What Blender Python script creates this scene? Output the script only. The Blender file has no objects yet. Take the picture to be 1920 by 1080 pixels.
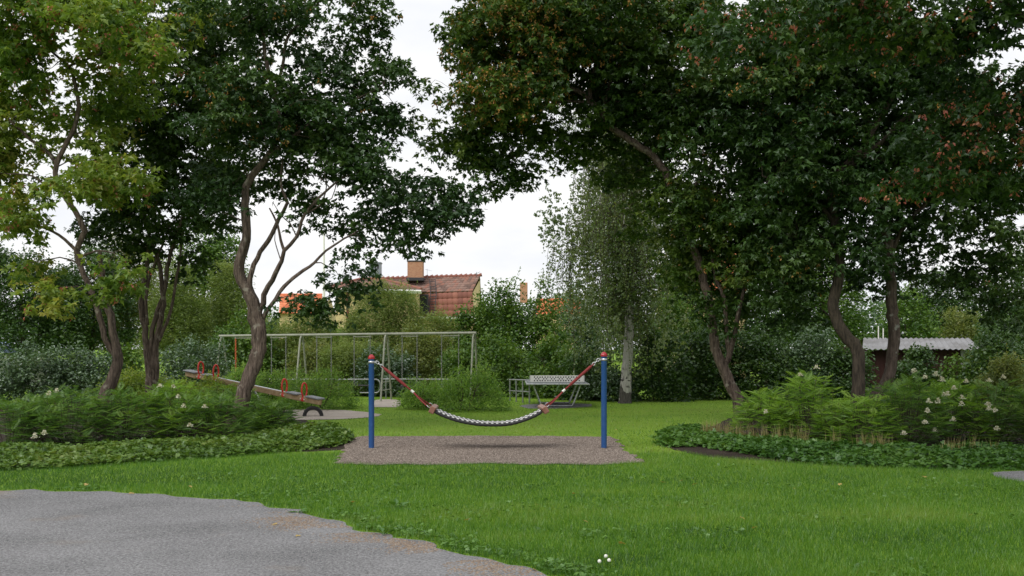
import bpy, bmesh, math, random
import numpy as np
from mathutils import Vector, Matrix
rng = np.random.default_rng(7)
random.seed(7)
S = bpy.context.scene
COL = S.collection
R = math.radians
# ------------------------------------------------------------------ camera
F = 1961.0; EYE = 1.6; HZ = 648.0          # focal length in photo pixels, eye height, horizon row
cam = bpy.data.cameras.new("camera"); cam_o = bpy.data.objects.new("camera", cam); COL.objects.link(cam_o)
cam_o.location = (0, 0, EYE); cam_o.rotation_euler = (R(90), 0, 0)
cam.sensor_width = 23.5; cam.lens = 23.5 * F / 1920; cam.shift_y = (HZ - 540) / 1920
cam.clip_end = 2000; S.camera = cam_o
# ------------------------------------------------------------------ sky, sun, exposure
SUN_EL, SUN_AZ = R(48), R(215)
w = bpy.data.worlds.new("World"); S.world = w; w.use_nodes = True
nt = w.node_tree; nt.nodes.clear()
def nn(t, kind, **kw):
    n = t.nodes.new(kind)
    for k, v in kw.items(): setattr(n, k, v)
    return n
sky = nn(nt, 'ShaderNodeTexSky', sky_type='NISHITA'); sky.sun_disc = False
sky.sun_elevation = SUN_EL; sky.sun_rotation = SUN_AZ
bg1 = nn(nt, 'ShaderNodeBackground'); bg1.inputs[1].default_value = 0.10
nt.links.new(sky.outputs[0], bg1.inputs[0])
tc = nn(nt, 'ShaderNodeTexCoord')
mp = nn(nt, 'ShaderNodeMapping'); mp.inputs['Scale'].default_value = (1.6, 1.6, 4.5); mp.inputs['Location'].default_value = (3.1, .4, .2)
nt.links.new(tc.outputs['Generated'], mp.inputs[0])
nz = nn(nt, 'ShaderNodeTexNoise'); nz.inputs['Scale'].default_value = 1.7; nz.inputs['Detail'].default_value = 7; nz.inputs['Roughness'].default_value = .55
nt.links.new(mp.outputs[0], nz.inputs[0])
cr = nn(nt, 'ShaderNodeValToRGB'); cr.color_ramp.elements[0].position = .19; cr.color_ramp.elements[1].position = .31
nt.links.new(nz.outputs[0], cr.inputs[0])
nz2 = nn(nt, 'ShaderNodeTexNoise'); nz2.inputs['Scale'].default_value = 3.2; nz2.inputs['Detail'].default_value = 6
nt.links.new(mp.outputs[0], nz2.inputs[0])
cr2 = nn(nt, 'ShaderNodeValToRGB'); e = cr2.color_ramp.elements
e[0].position = .36; e[0].color = (.87, .895, .945, 1); e[1].position = .56; e[1].color = (1, 1, 1, 1)
nt.links.new(nz2.outputs[0], cr2.inputs[0])
bg2 = nn(nt, 'ShaderNodeBackground'); bg2.inputs[1].default_value = 1.05
nt.links.new(cr2.outputs[0], bg2.inputs[0])
mx = nn(nt, 'ShaderNodeMixShader'); nt.links.new(cr.outputs[0], mx.inputs[0]); nt.links.new(bg1.outputs[0], mx.inputs[1]); nt.links.new(bg2.outputs[0], mx.inputs[2])
wo = nn(nt, 'ShaderNodeOutputWorld'); nt.links.new(mx.outputs[0], wo.inputs[0])
sl = bpy.data.lights.new("sun", 'SUN'); sl.energy = 2.2; sl.angle = R(38); sl.color = (1, .96, .9)
so = bpy.data.objects.new("sun", sl); COL.objects.link(so)
sd = Vector((math.sin(SUN_AZ) * math.cos(SUN_EL), math.cos(SUN_AZ) * math.cos(SUN_EL), math.sin(SUN_EL)))
so.rotation_euler = sd.to_track_quat('Z', 'Y').to_euler(); so.location = sd * 60
S.view_settings.view_transform = 'Standard'; S.view_settings.look = 'None'; S.view_settings.gamma = 1; S.view_settings.exposure = 0.0
cy = S.cycles
cy.max_bounces = 6; cy.diffuse_bounces = 3; cy.glossy_bounces = 2; cy.transmission_bounces = 4; cy.transparent_max_bounces = 4
cy.caustics_reflective = False; cy.caustics_refractive = False
# ------------------------------------------------------------------ helpers
def P(px, py, d): return np.array([(px - 960) / F * d, d, EYE - (py - HZ) / F * d])
def GD(py): return EYE * F / (py - HZ)                  # ground distance seen at a photo row
def G(px, py, z=0.0):
    d = EYE * F / (py - HZ); return np.array([(px - 960) / F * d, d, z])
def unit(v): v = np.asarray(v, float); return v / (np.linalg.norm(v, axis=-1, keepdims=True) + 1e-12)

class MB:
    def __init__(s): s.V = []; s.n = 0; s.L = []; s.T = []; s.M = []; s.A = []; s.S = []
    def add(s, V, Fc, m=0, a=None, smooth=False):
        V = np.asarray(V, float).reshape(-1, 3)
        gs = [Fc] if isinstance(Fc, np.ndarray) else [np.array([f]) for f in Fc]
        for g in gs:
            if g.size == 0: continue
            s.L.append((g + s.n).ravel()); s.T.append(np.full(len(g), g.shape[1]))
            s.M.append(np.full(len(g), m)); s.S.append(np.full(len(g), smooth))
        s.V.append(V); s.n += len(V)
        s.A.append(np.full(len(V), .5) if a is None else np.broadcast_to(np.asarray(a, float), (len(V),)))
        return s
    def build(s, name, mats, parent=None):
        V = np.concatenate(s.V); L = np.concatenate(s.L).astype(np.int32); T = np.concatenate(s.T)
        if parent is not None:
            V = V - np.array(parent.matrix_basis.translation if parent.parent is None else parent.parent.matrix_basis.translation)
        me = bpy.data.meshes.new(name)
        me.vertices.add(len(V)); me.vertices.foreach_set('co', V.astype(np.float32).ravel())
        me.loops.add(len(L)); me.loops.foreach_set('vertex_index', L)
        me.polygons.add(len(T)); st = np.concatenate([[0], np.cumsum(T)[:-1]]).astype(np.int32)
        me.polygons.foreach_set('loop_start', st)
        me.polygons.foreach_set('material_index', np.concatenate(s.M).astype(np.int32))
        me.polygons.foreach_set('use_smooth', np.concatenate(s.S).astype(bool))
        at = me.attributes.new('v', 'FLOAT', 'POINT'); at.data.foreach_set('value', np.concatenate(s.A).astype(np.float32))
        me.update(calc_edges=True); me.validate()
        for m in (mats if isinstance(mats, (list, tuple)) else [mats]): me.materials.append(m)
        o = bpy.data.objects.new(name, me); COL.objects.link(o)
        if parent is not None: o.parent = parent
        return o
def tag(o, label=None, cat=None, group=None, kind=None):
    if label: o['label'] = label
    if cat: o['category'] = cat
    if group: o['group'] = group
    if kind: o['kind'] = kind
    return o
def thing(name, label, cat, loc, group=None):
    o = bpy.data.objects.new(name, None); o.empty_display_size = .2; COL.objects.link(o)
    o.location = [float(c) for c in loc]
    bpy.context.view_layer.update()
    return tag(o, label, cat, group)
def smoothline(pts, step):
    pts = np.asarray(pts, float)
    if len(pts) < 3:
        n = max(2, int(np.linalg.norm(pts[-1, :3] - pts[0, :3]) / step) + 1)
        t = np.linspace(0, 1, n)[:, None]; return pts[0] * (1 - t) + pts[-1] * t
    E = np.vstack([2 * pts[0] - pts[1], pts, 2 * pts[-1] - pts[-2]]); out = []
    for i in range(1, len(E) - 2):
        n = max(1, int(round(np.linalg.norm(E[i + 1, :3] - E[i, :3]) / step)))
        t = (np.arange(n) / n)[:, None]
        out.append(.5 * ((2 * E[i]) + (-E[i - 1] + E[i + 1]) * t + (2 * E[i - 1] - 5 * E[i] + 4 * E[i + 1] - E[i + 2]) * t ** 2 + (-E[i - 1] + 3 * E[i] - 3 * E[i + 1] + E[i + 2]) * t ** 3))
    out.append(E[-2][None]); return np.vstack(out)
def tube(mb, pts, rad, sides=8, m=0, a=.5, cap=True, flute=0., closed=False, smooth=True, ph=0.):
    pts = np.asarray(pts, float); n = len(pts); rad = np.broadcast_to(np.asarray(rad, float), (n,))
    if closed: tg = unit(np.roll(pts, -1, 0) - np.roll(pts, 1, 0))
    else: tg = unit(np.gradient(pts, axis=0))
    ref = np.array([0, 0, 1.]) if abs(tg[0, 2]) < .9 else np.array([1., 0, 0])
    u = unit(np.cross(tg[0], ref)); U = [u]
    for i in range(1, n):
        u = U[-1] - tg[i] * np.dot(U[-1], tg[i]); U.append(unit(u))
    U = np.array(U); W = np.cross(tg, U)
    th = np.linspace(0, 2 * math.pi, sides, endpoint=False)
    mod = np.ones((n, sides))
    if flute > 0:
        s = np.concatenate([[0], np.cumsum(np.linalg.norm(np.diff(pts, axis=0), axis=1))])[:, None]
        mod += flute * (np.sin(3 * th + 1.1 * s + ph) + .6 * np.sin(2 * th - .9 * s + 2 * ph) + .5 * np.sin(5 * th + 2.3 * s + ph * 3) + .4 * np.sin(7 * th - 1.2 * s))
        mod += flute * .25 * rng.normal(size=mod.shape); mod /= 1 + 1.5 * flute
    V = pts[:, None] + (rad[:, None] * mod)[..., None] * (np.cos(th)[None, :, None] * U[:, None] + np.sin(th)[None, :, None] * W[:, None])
    i = np.arange(n if closed else n - 1)[:, None]; j = np.arange(sides)[None]
    i2 = (i + 1) % n; j2 = (j + 1) % sides
    q = np.stack([i * sides + j, i * sides + j2, i2 * sides + j2, i2 * sides + j], -1).reshape(-1, 4)
    mb.add(V, q, m, a, smooth)
    if cap and not closed:
        mb.add(V[0], [list(range(sides))[::-1]], m, a); mb.add(V[-1], [list(range(sides))], m, a)
    return mb
def rbox(mb, c, size, rot=None, bev=.006, m=0, a=.5):
    bm = bmesh.new(); bmesh.ops.create_cube(bm, size=1)
    for v in bm.verts: v.co = Vector((v.co.x * size[0], v.co.y * size[1], v.co.z * size[2]))
    if bev: bmesh.ops.bevel(bm, geom=bm.edges[:], offset=min(bev, min(size) * .45), segments=1, affect='EDGES')
    V = np.array([v.co[:] for v in bm.verts]); bm.verts.index_update()
    Fc = [[v.index for v in f.verts] for f in bm.faces]; bm.free()
    if rot is not None: V = V @ np.asarray(rot, float).T
    return mb.add(V + np.asarray(c), Fc, m, a)
def lathe(mb, prof, c, n=16, m=0, a=.5, smooth=True):
    th = np.linspace(0, 2 * math.pi, n, endpoint=False); pr = np.array(prof, float)
    V = np.stack([pr[:, 0:1] * np.cos(th), pr[:, 0:1] * np.sin(th), np.broadcast_to(pr[:, 1:2], (len(pr), n))], -1)
    i = np.arange(len(pr) - 1)[:, None]; j = np.arange(n)[None]; j2 = (j + 1) % n
    q = np.stack([i * n + j, i * n + j2, (i + 1) * n + j2, (i + 1) * n + j], -1).reshape(-1, 4)
    return mb.add(V.reshape(-1, 3) + np.asarray(c), q, m, a, smooth)
def frame(ax, up=(0, 0, 1)):
    x = unit(ax); y = unit(np.cross(up, x)); z = np.cross(x, y); return np.stack([x, y, z], 1)
def inpoly(x, y, poly):
    poly = np.asarray(poly)[:, :2]; ins = np.zeros(len(x), bool); x1, y1 = poly[-1]
    for x2, y2 in poly:
        c = ((y2 > y) != (y1 > y)); xi = (x1 - x2) * (y - y2) / (y1 - y2 + 1e-12) + x2
        ins ^= c & (x < xi); x1, y1 = x2, y2
    return ins
_perm = rng.uniform(0, 1, (64, 64))
def vnoise(x, y, f=1.0):
    x = np.asarray(x) * f; y = np.asarray(y) * f; xi = np.floor(x).astype(int); yi = np.floor(y).astype(int)
    fx = x - xi; fy = y - yi; fx = fx * fx * (3 - 2 * fx); fy = fy * fy * (3 - 2 * fy)
    g = lambda a, b: _perm[a % 64, b % 64]
    return (g(xi, yi) * (1 - fx) + g(xi + 1, yi) * fx) * (1 - fy) + (g(xi, yi + 1) * (1 - fx) + g(xi + 1, yi + 1) * fx) * fy
# ------------------------------------------------------------------ materials
def mat(name, col, rough=.6, metal=0., noise=None, bump=0., spec=.4, bscale=None):
    m = bpy.data.materials.new(name); m.use_nodes = True; t = m.node_tree; b = t.nodes['Principled BSDF']
    b.inputs['Base Color'].default_value = (*col, 1); b.inputs['Roughness'].default_value = rough
    b.inputs['Metallic'].default_value = metal; b.inputs['Specular IOR Level'].default_value = spec
    if noise:
        sc, col2, lo, hi = noise
        tcn = nn(t, 'ShaderNodeTexCoord'); nz = nn(t, 'ShaderNodeTexNoise'); nz.inputs['Scale'].default_value = sc; nz.inputs['Detail'].default_value = 6
        t.links.new(tcn.outputs['Object'], nz.inputs['Vector'])
        rp = nn(t, 'ShaderNodeValToRGB'); rp.color_ramp.elements[0].position = lo; rp.color_ramp.elements[1].position = hi
        rp.color_ramp.elements[0].color = (*col, 1); rp.color_ramp.elements[1].color = (*col2, 1)
        t.links.new(nz.outputs[0], rp.inputs[0]); t.links.new(rp.outputs[0], b.inputs['Base Color'])
    if bump:
        tcn = nn(t, 'ShaderNodeTexCoord'); nz = nn(t, 'ShaderNodeTexNoise'); nz.inputs['Scale'].default_value = bscale or 60; nz.inputs['Detail'].default_value = 4
        t.links.new(tcn.outputs['Object'], nz.inputs['Vector'])
        bp = nn(t, 'ShaderNodeBump'); bp.inputs['Strength'].default_value = bump; bp.inputs['Distance'].default_value = .01
        t.links.new(nz.outputs[0], bp.inputs['Height']); t.links.new(bp.outputs[0], b.inputs['Normal'])
    return m
def leafmat(name, cols, trans=.35, gloss=.06, tcol=1.25):
    """leaf: colour by a random number per leaf, part of the light passes through"""
    m = bpy.data.materials.new(name); m.use_nodes = True; t = m.node_tree; t.nodes.clear()
    at = nn(t, 'ShaderNodeAttribute'); at.attribute_name = 'v'
    rp = nn(t, 'ShaderNodeValToRGB'); el = rp.color_ramp.elements
    for i, c in enumerate(cols):
        p = i / (len(cols) - 1)
        if i == 0: q = el[0]; q.position = 0
        elif i == len(cols) - 1: q = el[-1]; q.position = 1
        else: q = el.new(p)
        q.color = (*c, 1)
    t.links.new(at.outputs['Fac'], rp.inputs[0])
    df = nn(t, 'ShaderNodeBsdfDiffuse'); t.links.new(rp.outputs[0], df.inputs[0])
    tr = nn(t, 'ShaderNodeBsdfTranslucent')
    mxc = nn(t, 'ShaderNodeMix', data_type='RGBA', blend_type='MULTIPLY'); mxc.inputs[0].default_value = 1
    t.links.new(rp.outputs[0], mxc.inputs[6]); mxc.inputs[7].default_value = (tcol * 1.15, tcol * 1.1, tcol * .6, 1)
    t.links.new(mxc.outputs[2], tr.inputs[0])
    m1 = nn(t, 'ShaderNodeMixShader'); m1.inputs[0].default_value = trans
    t.links.new(df.outputs[0], m1.inputs[1]); t.links.new(tr.outputs[0], m1.inputs[2])
    gl = nn(t, 'ShaderNodeBsdfGlossy'); gl.inputs['Roughness'].default_value = .42; gl.inputs[0].default_value = (.9, .95, 1, 1)
    m2 = nn(t, 'ShaderNodeMixShader'); m2.inputs[0].default_value = gloss
    t.links.new(m1.outputs[0], m2.inputs[1]); t.links.new(gl.outputs[0], m2.inputs[2])
    o = nn(t, 'ShaderNodeOutputMaterial'); t.links.new(m2.outputs[0], o.inputs[0])
    return m
def leafmat_t(name, cs):
    m = bpy.data.materials.new(name); m.use_nodes = True; t = m.node_tree; b = t.nodes['Principled BSDF']
    at = nn(t, 'ShaderNodeAttribute'); at.attribute_name = 'v'; rp = nn(t, 'ShaderNodeValToRGB'); el = rp.color_ramp.elements
    for i, c in enumerate(cs):
        q = el[0] if i == 0 else (el[-1] if i == len(cs) - 1 else el.new(i / (len(cs) - 1))); q.position = i / (len(cs) - 1); q.color = (*c, 1)
    t.links.new(at.outputs['Fac'], rp.inputs[0]); t.links.new(rp.outputs[0], b.inputs['Base Color']); b.inputs['Roughness'].default_value = .8
    return m
def barkmat(name, c1, c2, lichen=None, lo=.55):
    m = bpy.data.materials.new(name); m.use_nodes = True; t = m.node_tree; b = t.nodes['Principled BSDF']
    tcn = nn(t, 'ShaderNodeTexCoord'); mp = nn(t, 'ShaderNodeMapping'); mp.inputs['Scale'].default_value = (1, 1, .16)
    t.links.new(tcn.outputs['Object'], mp.inputs[0])
    nz = nn(t, 'ShaderNodeTexNoise'); nz.inputs['Scale'].default_value = 26; nz.inputs['Detail'].default_value = 8; nz.inputs['Roughness'].default_value = .65
    t.links.new(mp.outputs[0], nz.inputs['Vector'])
    rp = nn(t, 'ShaderNodeValToRGB'); rp.color_ramp.elements[0].position = .35; rp.color_ramp.elements[1].position = .68
    rp.color_ramp.elements[0].color = (*c1, 1); rp.color_ramp.elements[1].color = (*c2, 1); t.links.new(nz.outputs[0], rp.inputs[0])
    last = rp.outputs[0]
    if lichen:
        n2 = nn(t, 'ShaderNodeTexNoise'); n2.inputs['Scale'].default_value = 7; n2.inputs['Detail'].default_value = 5; t.links.new(tcn.outputs['Object'], n2.inputs['Vector'])
        r2 = nn(t, 'ShaderNodeValToRGB'); r2.color_ramp.elements[0].position = lo; r2.color_ramp.elements[1].position = lo + .12
        t.links.new(n2.outputs[0], r2.inputs[0])
        mxc = nn(t, 'ShaderNodeMix', data_type='RGBA'); t.links.new(r2.outputs[0], mxc.inputs[0]); t.links.new(last, mxc.inputs[6]); mxc.inputs[7].default_value = (*lichen, 1)
        last = mxc.outputs[2]
    t.links.new(last, b.inputs['Base Color']); b.inputs['Roughness'].default_value = .9; b.inputs['Specular IOR Level'].default_value = .2
    bp = nn(t, 'ShaderNodeBump'); bp.inputs['Strength'].default_value = .9; bp.inputs['Distance'].default_value = .03
    t.links.new(nz.outputs[0], bp.inputs['Height']); t.links.new(bp.outputs[0], b.inputs['Normal'])
    return m
def groundmat(name, stops, fine=90, big=.7, bump=.5, bd=.02, mixbig=.5, speck=None):
    """granular ground: large soft patches times fine grain"""
    m = bpy.data.materials.new(name); m.use_nodes = True; t = m.node_tree; b = t.nodes['Principled BSDF']
    tcn = nn(t, 'ShaderNodeTexCoord')
    n1 = nn(t, 'ShaderNodeTexNoise'); n1.inputs['Scale'].default_value = big; n1.inputs['Detail'].default_value = 7; n1.inputs['Roughness'].default_value = .6
    n2 = nn(t, 'ShaderNodeTexNoise'); n2.inputs['Scale'].default_value = fine; n2.inputs['Detail'].default_value = 3; n2.inputs['Roughness'].default_value = .8
    for n in (n1, n2): t.links.new(tcn.outputs['Object'], n.inputs['Vector'])
    ma = nn(t, 'ShaderNodeMix', data_type='FLOAT'); ma.inputs[0].default_value = mixbig
    t.links.new(n2.outputs[0], ma.inputs[2]); t.links.new(n1.outputs[0], ma.inputs[3])
    rp = nn(t, 'ShaderNodeValToRGB'); el = rp.color_ramp.elements
    for i, (p, c) in enumerate(stops):
        q = el[0] if i == 0 else (el[1] if i == len(stops) - 1 else el.new(p))
        q.position = p; q.color = (*c, 1)
    t.links.new(ma.outputs[0], rp.inputs[0]); last = rp.outputs[0]
    if speck:
        n3 = nn(t, 'ShaderNodeTexNoise'); n3.inputs['Scale'].default_value = speck[0]; n3.inputs['Detail'].default_value = 4; t.links.new(tcn.outputs['Object'], n3.inputs['Vector'])
        r3 = nn(t, 'ShaderNodeValToRGB'); r3.color_ramp.elements[0].position = speck[1]; r3.color_ramp.elements[1].position = speck[2]
        t.links.new(n3.outputs[0], r3.inputs[0])
        mxc = nn(t, 'ShaderNodeMix', data_type='RGBA'); t.links.new(r3.outputs[0], mxc.inputs[0]); t.links.new(last, mxc.inputs[6]); mxc.inputs[7].default_value = (*speck[3], 1); last = mxc.outputs[2]
    t.links.new(last, b.inputs['Base Color']); b.inputs['Roughness'].default_value = .95; b.inputs['Specular IOR Level'].default_value = .15
    bp = nn(t, 'ShaderNodeBump'); bp.inputs['Strength'].default_value = bump; bp.inputs['Distance'].default_value = bd
    t.links.new(n2.outputs[0], bp.inputs['Height']); t.links.new(bp.outputs[0], b.inputs['Normal'])
    return m
M = {}
M['lawn'] = groundmat('lawn', [(.3, (.095, .19, .014)), (.5, (.155, .28, .022)), (.7, (.21, .33, .034))], fine=45, big=.45, bump=.6)
M['gravel'] = groundmat('gravel', [(.34, (.07, .07, .073)), (.47, (.155, .155, .16)), (.56, (.21, .21, .215)), (.68, (.36, .36, .37))], fine=42, big=.9, bump=1., mixbig=.25, speck=(.75, .61, .78, (.26, .20, .145)))
M['pit'] = groundmat('pit_gravel', [(.32, (.068, .052, .043)), (.46, (.15, .118, .097)), (.58, (.20, .162, .135)), (.70, (.31, .262, .225))], fine=26, big=1.3, bump=1., mixbig=.33)
M['sand'] = groundmat('sand', [(.25, (.26, .22, .19)), (.5, (.41, .355, .31)), (.75, (.55, .49, .43))], fine=60, big=1.4, bump=.5, mixbig=.4)
M['soil'] = groundmat('soil', [(.3, (.018, .013, .010)), (.5, (.035, .026, .02)), (.75, (.075, .058, .045))], fine=40, big=2, bump=1)
M['bark'] = barkmat('bark', (.038, .028, .022), (.19, .145, .118), (.25, .225, .185), .60)
M['bark_lichen'] = barkmat('bark_lichen', (.045, .034, .028), (.15, .115, .095), (.30, .31, .27), .62)
M['bark_dark'] = barkmat('bark_dark', (.03, .025, .02), (.10, .08, .06))
M['twig'] = mat('twig', (.10, .075, .05), .9, noise=(9, (.05, .04, .03), .35, .65))
# ------------------------------------------------------------------ leaves
KITE = (np.array([[0, 0, 0], [.5, .45, .07], [0, 1, -.05], [-.5, .45, .07]]), np.array([[0, 1, 2, 3]]))
MAPLE = (np.array([[0, 0, 0], [.46, .34, .05], [.19, .52, .02], [0, 1.05, -.10], [-.19, .52, .02], [-.46, .34, .05]]), np.array([[0, 1, 2, 3], [0, 3, 4, 5]]))
TRI3 = (np.array([[0, 0, 0], [.30, .05, .05], [.62, .35, .0], [.22, .40, .03], [.34, .78, .05], [0, 1.0, -.03], [-.34, .78, .05], [-.22, .40, .03], [-.62, .35, 0], [-.30, .05, .05]]),
        np.array([[0, 1, 2, 3], [0, 3, 4, 5], [0, 5, 6, 7], [0, 7, 8, 9]]))
def leaves(mb, pos, size, shape, wid=1., droop=.25, tilt=.5, m=0, a=None, axis=None):
    n = len(pos)
    if n == 0: return
    T, Fc = shape
    if axis is None:
        az = rng.uniform(0, 2 * math.pi, n); D = np.stack([np.cos(az), np.sin(az), rng.normal(-droop, .35, n)], -1)
    else: D = axis + rng.normal(0, .12, (n, 3))
    D = unit(D)
    N = np.array([0, 0, 1.]) + rng.normal(0, tilt, (n, 3)); X = unit(np.cross(D, N)); N = np.cross(X, D)
    s = np.broadcast_to(size, (n,))[:, None, None]
    V = pos[:, None] + s * (T[None, :, 0:1] * wid * X[:, None] + T[None, :, 1:2] * D[:, None] + T[None, :, 2:3] * N[:, None])
    k = len(T); fc = (Fc[None] + (np.arange(n) * k)[:, None, None]).reshape(-1, Fc.shape[1])
    a = rng.uniform(0, 1, n) if a is None else a
    mb.add(V.reshape(-1, 3), fc, m, np.repeat(a, k))
KD, PD_L = 2.0, 1.6      # clump and leaf density of the maples
class Tree:
    def __init__(s): s.mb = MB(); s.N = []; s.Rr = []
    def limb(s, pts, r, flute=.0, sides=8, step=.14, a=.5):
        q = smoothline(np.column_stack([pts, r]), step)
        w = rng.normal(0, .012, (len(q), 3)); w[0] = 0
        c = q[:, :3] + w * np.minimum(1, q[:, 3:4] * 12)
        tube(s.mb, c, np.maximum(q[:, 3], .003), sides, flute=flute, a=a, ph=rng.uniform(0, 6))
        s.N.append(c); s.Rr.append(q[:, 3])
    def branch_to(s, C, rmax=.03, lift=.12):
        C = np.asarray(C); left = list(range(len(C)))
        N = np.concatenate(s.N); Rr = np.concatenate(s.Rr)
        D = np.linalg.norm(C[:, None] - N[None], axis=2).min(1)
        for i in np.argsort(D):
            c = C[i]; dd = np.linalg.norm(N - c, axis=1) + .5 * np.maximum(0, N[:, 2] - c[2]) + .25 * (Rr < .008)
            k = int(np.argmin(dd)); L = np.linalg.norm(c - N[k])
            if L < .05: continue
            n = max(4, int(L / .16)); t = np.linspace(0, 1, n)[:, None]
            pth = N[k] * (1 - t) + c * t
            pth[:, 2] += lift * L * np.sin(math.pi * t[:, 0])
            pv = unit(rng.normal(size=3)) * .09 * L
            pth += np.sin(2 * math.pi * t) * pv + np.vstack([[0, 0, 0], rng.normal(0, .018, (n - 1, 3))])
            r0 = min(Rr[k] * .7, rmax, .008 + .011 * L); rr = r0 + (.0035 - r0) * t[:, 0] ** .8
            tube(s.mb, pth, rr, 5, cap=False)
            N = np.vstack([N, pth[1:]]); Rr = np.concatenate([Rr, rr[1:]])
def crown_pts(ells, d0, k=3.0):
    k = k * KD
    """clump centres in ellipsoids given as (px, py, rx, ry, depth offset, depth radius, density, seed share)"""
    C = []; sd = []
    for e in ells:
        cx, cyy, rx, ry, do, rd, de, se = e
        d = d0 + do; c = P(cx, cyy, d); ra = np.array([rx / F * d, rd, ry / F * d])
        n = max(3, int(round(k * de * 4.19 * ra.prod())))
        u = unit(rng.normal(size=(n, 3))); u *= (rng.uniform(0, 1, (n, 1)) ** .45) * (.72 + .6 * vnoise(u[:, :1] * 1.3 + cx, u[:, 2:] * 1.3 + u[:, 1:2] + cyy, 1.5))
        q = c + u * ra; C.append(q); sd += [se] * n
    return np.vstack(C), np.array(sd)
def ball(n): return unit(rng.normal(size=(n, 3))) * rng.uniform(0, 1, (n, 1)) ** .42
def crown_leaves(mb, C, sd, per, size, sig, shape=MAPLE, tilt=.55, droop=.35, seeds=True, flat=.55):
    n = len(C); nr = np.maximum(2, rng.poisson(per * PD_L / 9, n)); ci = np.repeat(np.arange(n), nr)
    o = ball(len(ci)) * 1.9 * np.array([1, 1, flat]) * sig * (.75 + .55 * rng.uniform(0, 1, n))[ci][:, None]
    o[:, 2] -= .18 * (o[:, 0] ** 2 + o[:, 1] ** 2) / sig
    hc = np.clip(.1 + .7 * vnoise(C[:, 0] + C[:, 1] * .7 + 3, C[:, 2] - C[:, 1] * .4, 1.1) + rng.normal(0, .10, n), 0, 1)
    hr = hc[ci] + rng.normal(0, .10, len(ci)); T0 = C[ci] + o; idx = np.repeat(np.arange(len(ci)), 9)
    az = rng.uniform(0, 6.28, len(idx)); rad = np.stack([np.cos(az), np.sin(az), rng.normal(-droop, .45, len(idx))], 1)
    pos = T0[idx] + rad * size * rng.uniform(.05, .55, len(idx))[:, None] + rng.normal(0, .012, (len(idx), 3))
    leaves(mb, pos, size * rng.uniform(.6, 1.25, len(idx)), shape, tilt=tilt, axis=unit(rad - [0, 0, .25]), a=np.clip(hr[idx] + rng.normal(0, .12, len(idx)), 0, 1))
    if seeds and sd.max() > 0:
        # winged seeds hang in small bunches at the outside of the clumps
        pick = rng.uniform(0, 1, len(ci)) < (sd * np.clip(rng.normal(.30, .25, n), 0, .9))[ci]
        b = (C[ci] + o * 1.12)[pick]; b[:, 2] -= .03
        b = np.repeat(b, 8, 0) + rng.normal(0, .030, (len(b) * 8, 3))
        leaves(mb, b, .055 * rng.uniform(.7, 1.2, len(b)), KITE, wid=.6, droop=1.0, tilt=.8, m=1)
# ------------------------------------------------------------------ the setting
def sheet(name, poly, z, m, kind='structure', wob=0.0, wf=1.3):
    """flat ground sheet with a slightly ragged edge"""
    q = smoothline(np.column_stack([np.asarray(poly)[:, :2], np.zeros(len(poly))]), .12) if wob else np.column_stack([np.asarray(poly)[:, :2], np.zeros(len(poly))])
    if wob:
        q[:, 0] += wob * (vnoise(q[:, 0] * 1.3 + 9, q[:, 1] * 2.1, wf * 2) - .5) * 2 + wob * .5 * (vnoise(q[:, 0], q[:, 1] * 2, wf * 7) - .5)
        q[:, 1] += wob * (vnoise(q[:, 0] * 1.3, q[:, 1] * 2.1 + 5, wf * 2) - .5) * 2
    q[:, 2] = z
    bm = bmesh.new(); f = bm.faces.new([bm.verts.new(v) for v in q]); f.normal_update()
    if f.normal.z < 0: f.normal_flip()
    bmesh.ops.triangulate(bm, faces=bm.faces[:])
    me = bpy.data.meshes.new(name); bm.to_mesh(me); bm.free(); me.materials.append(m)
    o = bpy.data.objects.new(name, me); COL.objects.link(o); o['kind'] = kind
    return q
sheet('lawn', [(-250, -60), (250, -60), (250, 400), (-250, 400)], 0, M['lawn'])
path_px = [(-260, 905), (0, 918), (200, 924), (350, 931), (450, 938), (520, 950), (575, 962), (620, 981), (690, 999), (770, 1014), (850, 1033), (930, 1050), (1000, 1066), (1060, 1084), (1110, 1110), (1200, 1240)]
path = [G(a, b) for a, b in path_px] + [np.array([-.2, 1, 0]), np.array([-9, 1, 0]), np.array([-14, 6, 0])]
PATH = sheet('gravel_path', path, .004, M['gravel'], wob=.12)
pit = [G(*p) for p in [(627, 870), (640, 850), (664, 822), (700, 819), (900, 818), (1100, 819), (1146, 820), (1163, 833), (1180, 850), (1196, 869), (1100, 871), (900, 871), (700, 872)]]
PIT = sheet('gravel_pit', pit, .008, M['pit'], wob=.11)
sand1 = [G(*p) for p in [(480, 776), (520, 770), (580, 768), (650, 770), (700, 775), (715, 779), (690, 783), (620, 787), (540, 787), (490, 783)]]
SAND = sheet('play_sand', sand1, .008, M['sand'], wob=.05)
sand2 = [G(*p) for p in [(700, 764), (700, 756), (706, 750), (745, 750), (752, 757), (745, 764)]]
SAND2 = sheet('swing_sand', sand2, .008, M['sand'], wob=.05)
tgr = [G(*p) for p in [(975, 762), (985, 759), (1030, 757), (1090, 757), (1110, 759), (1100, 763), (1040, 766), (990, 766)]]
TGR = sheet('table_gravel', tgr, .004, M['gravel'], wob=.04)
sidep = [G(*p) for p in [(1855, 887), (1900, 884), (2050, 884), (2200, 890), (2200, 915), (2000, 912), (1910, 903), (1870, 895)]]
SIDEP = sheet('side_path', sidep, .004, M['gravel'], wob=.05)
bedL = [G(*p) for p in [(-300, 884), (0, 878), (150, 872), (300, 862), (420, 856), (520, 849), (600, 846), (655, 840), (660, 820), (620, 800), (560, 785), (520, 770), (300, 762), (0, 762), (-300, 762)]]
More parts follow.
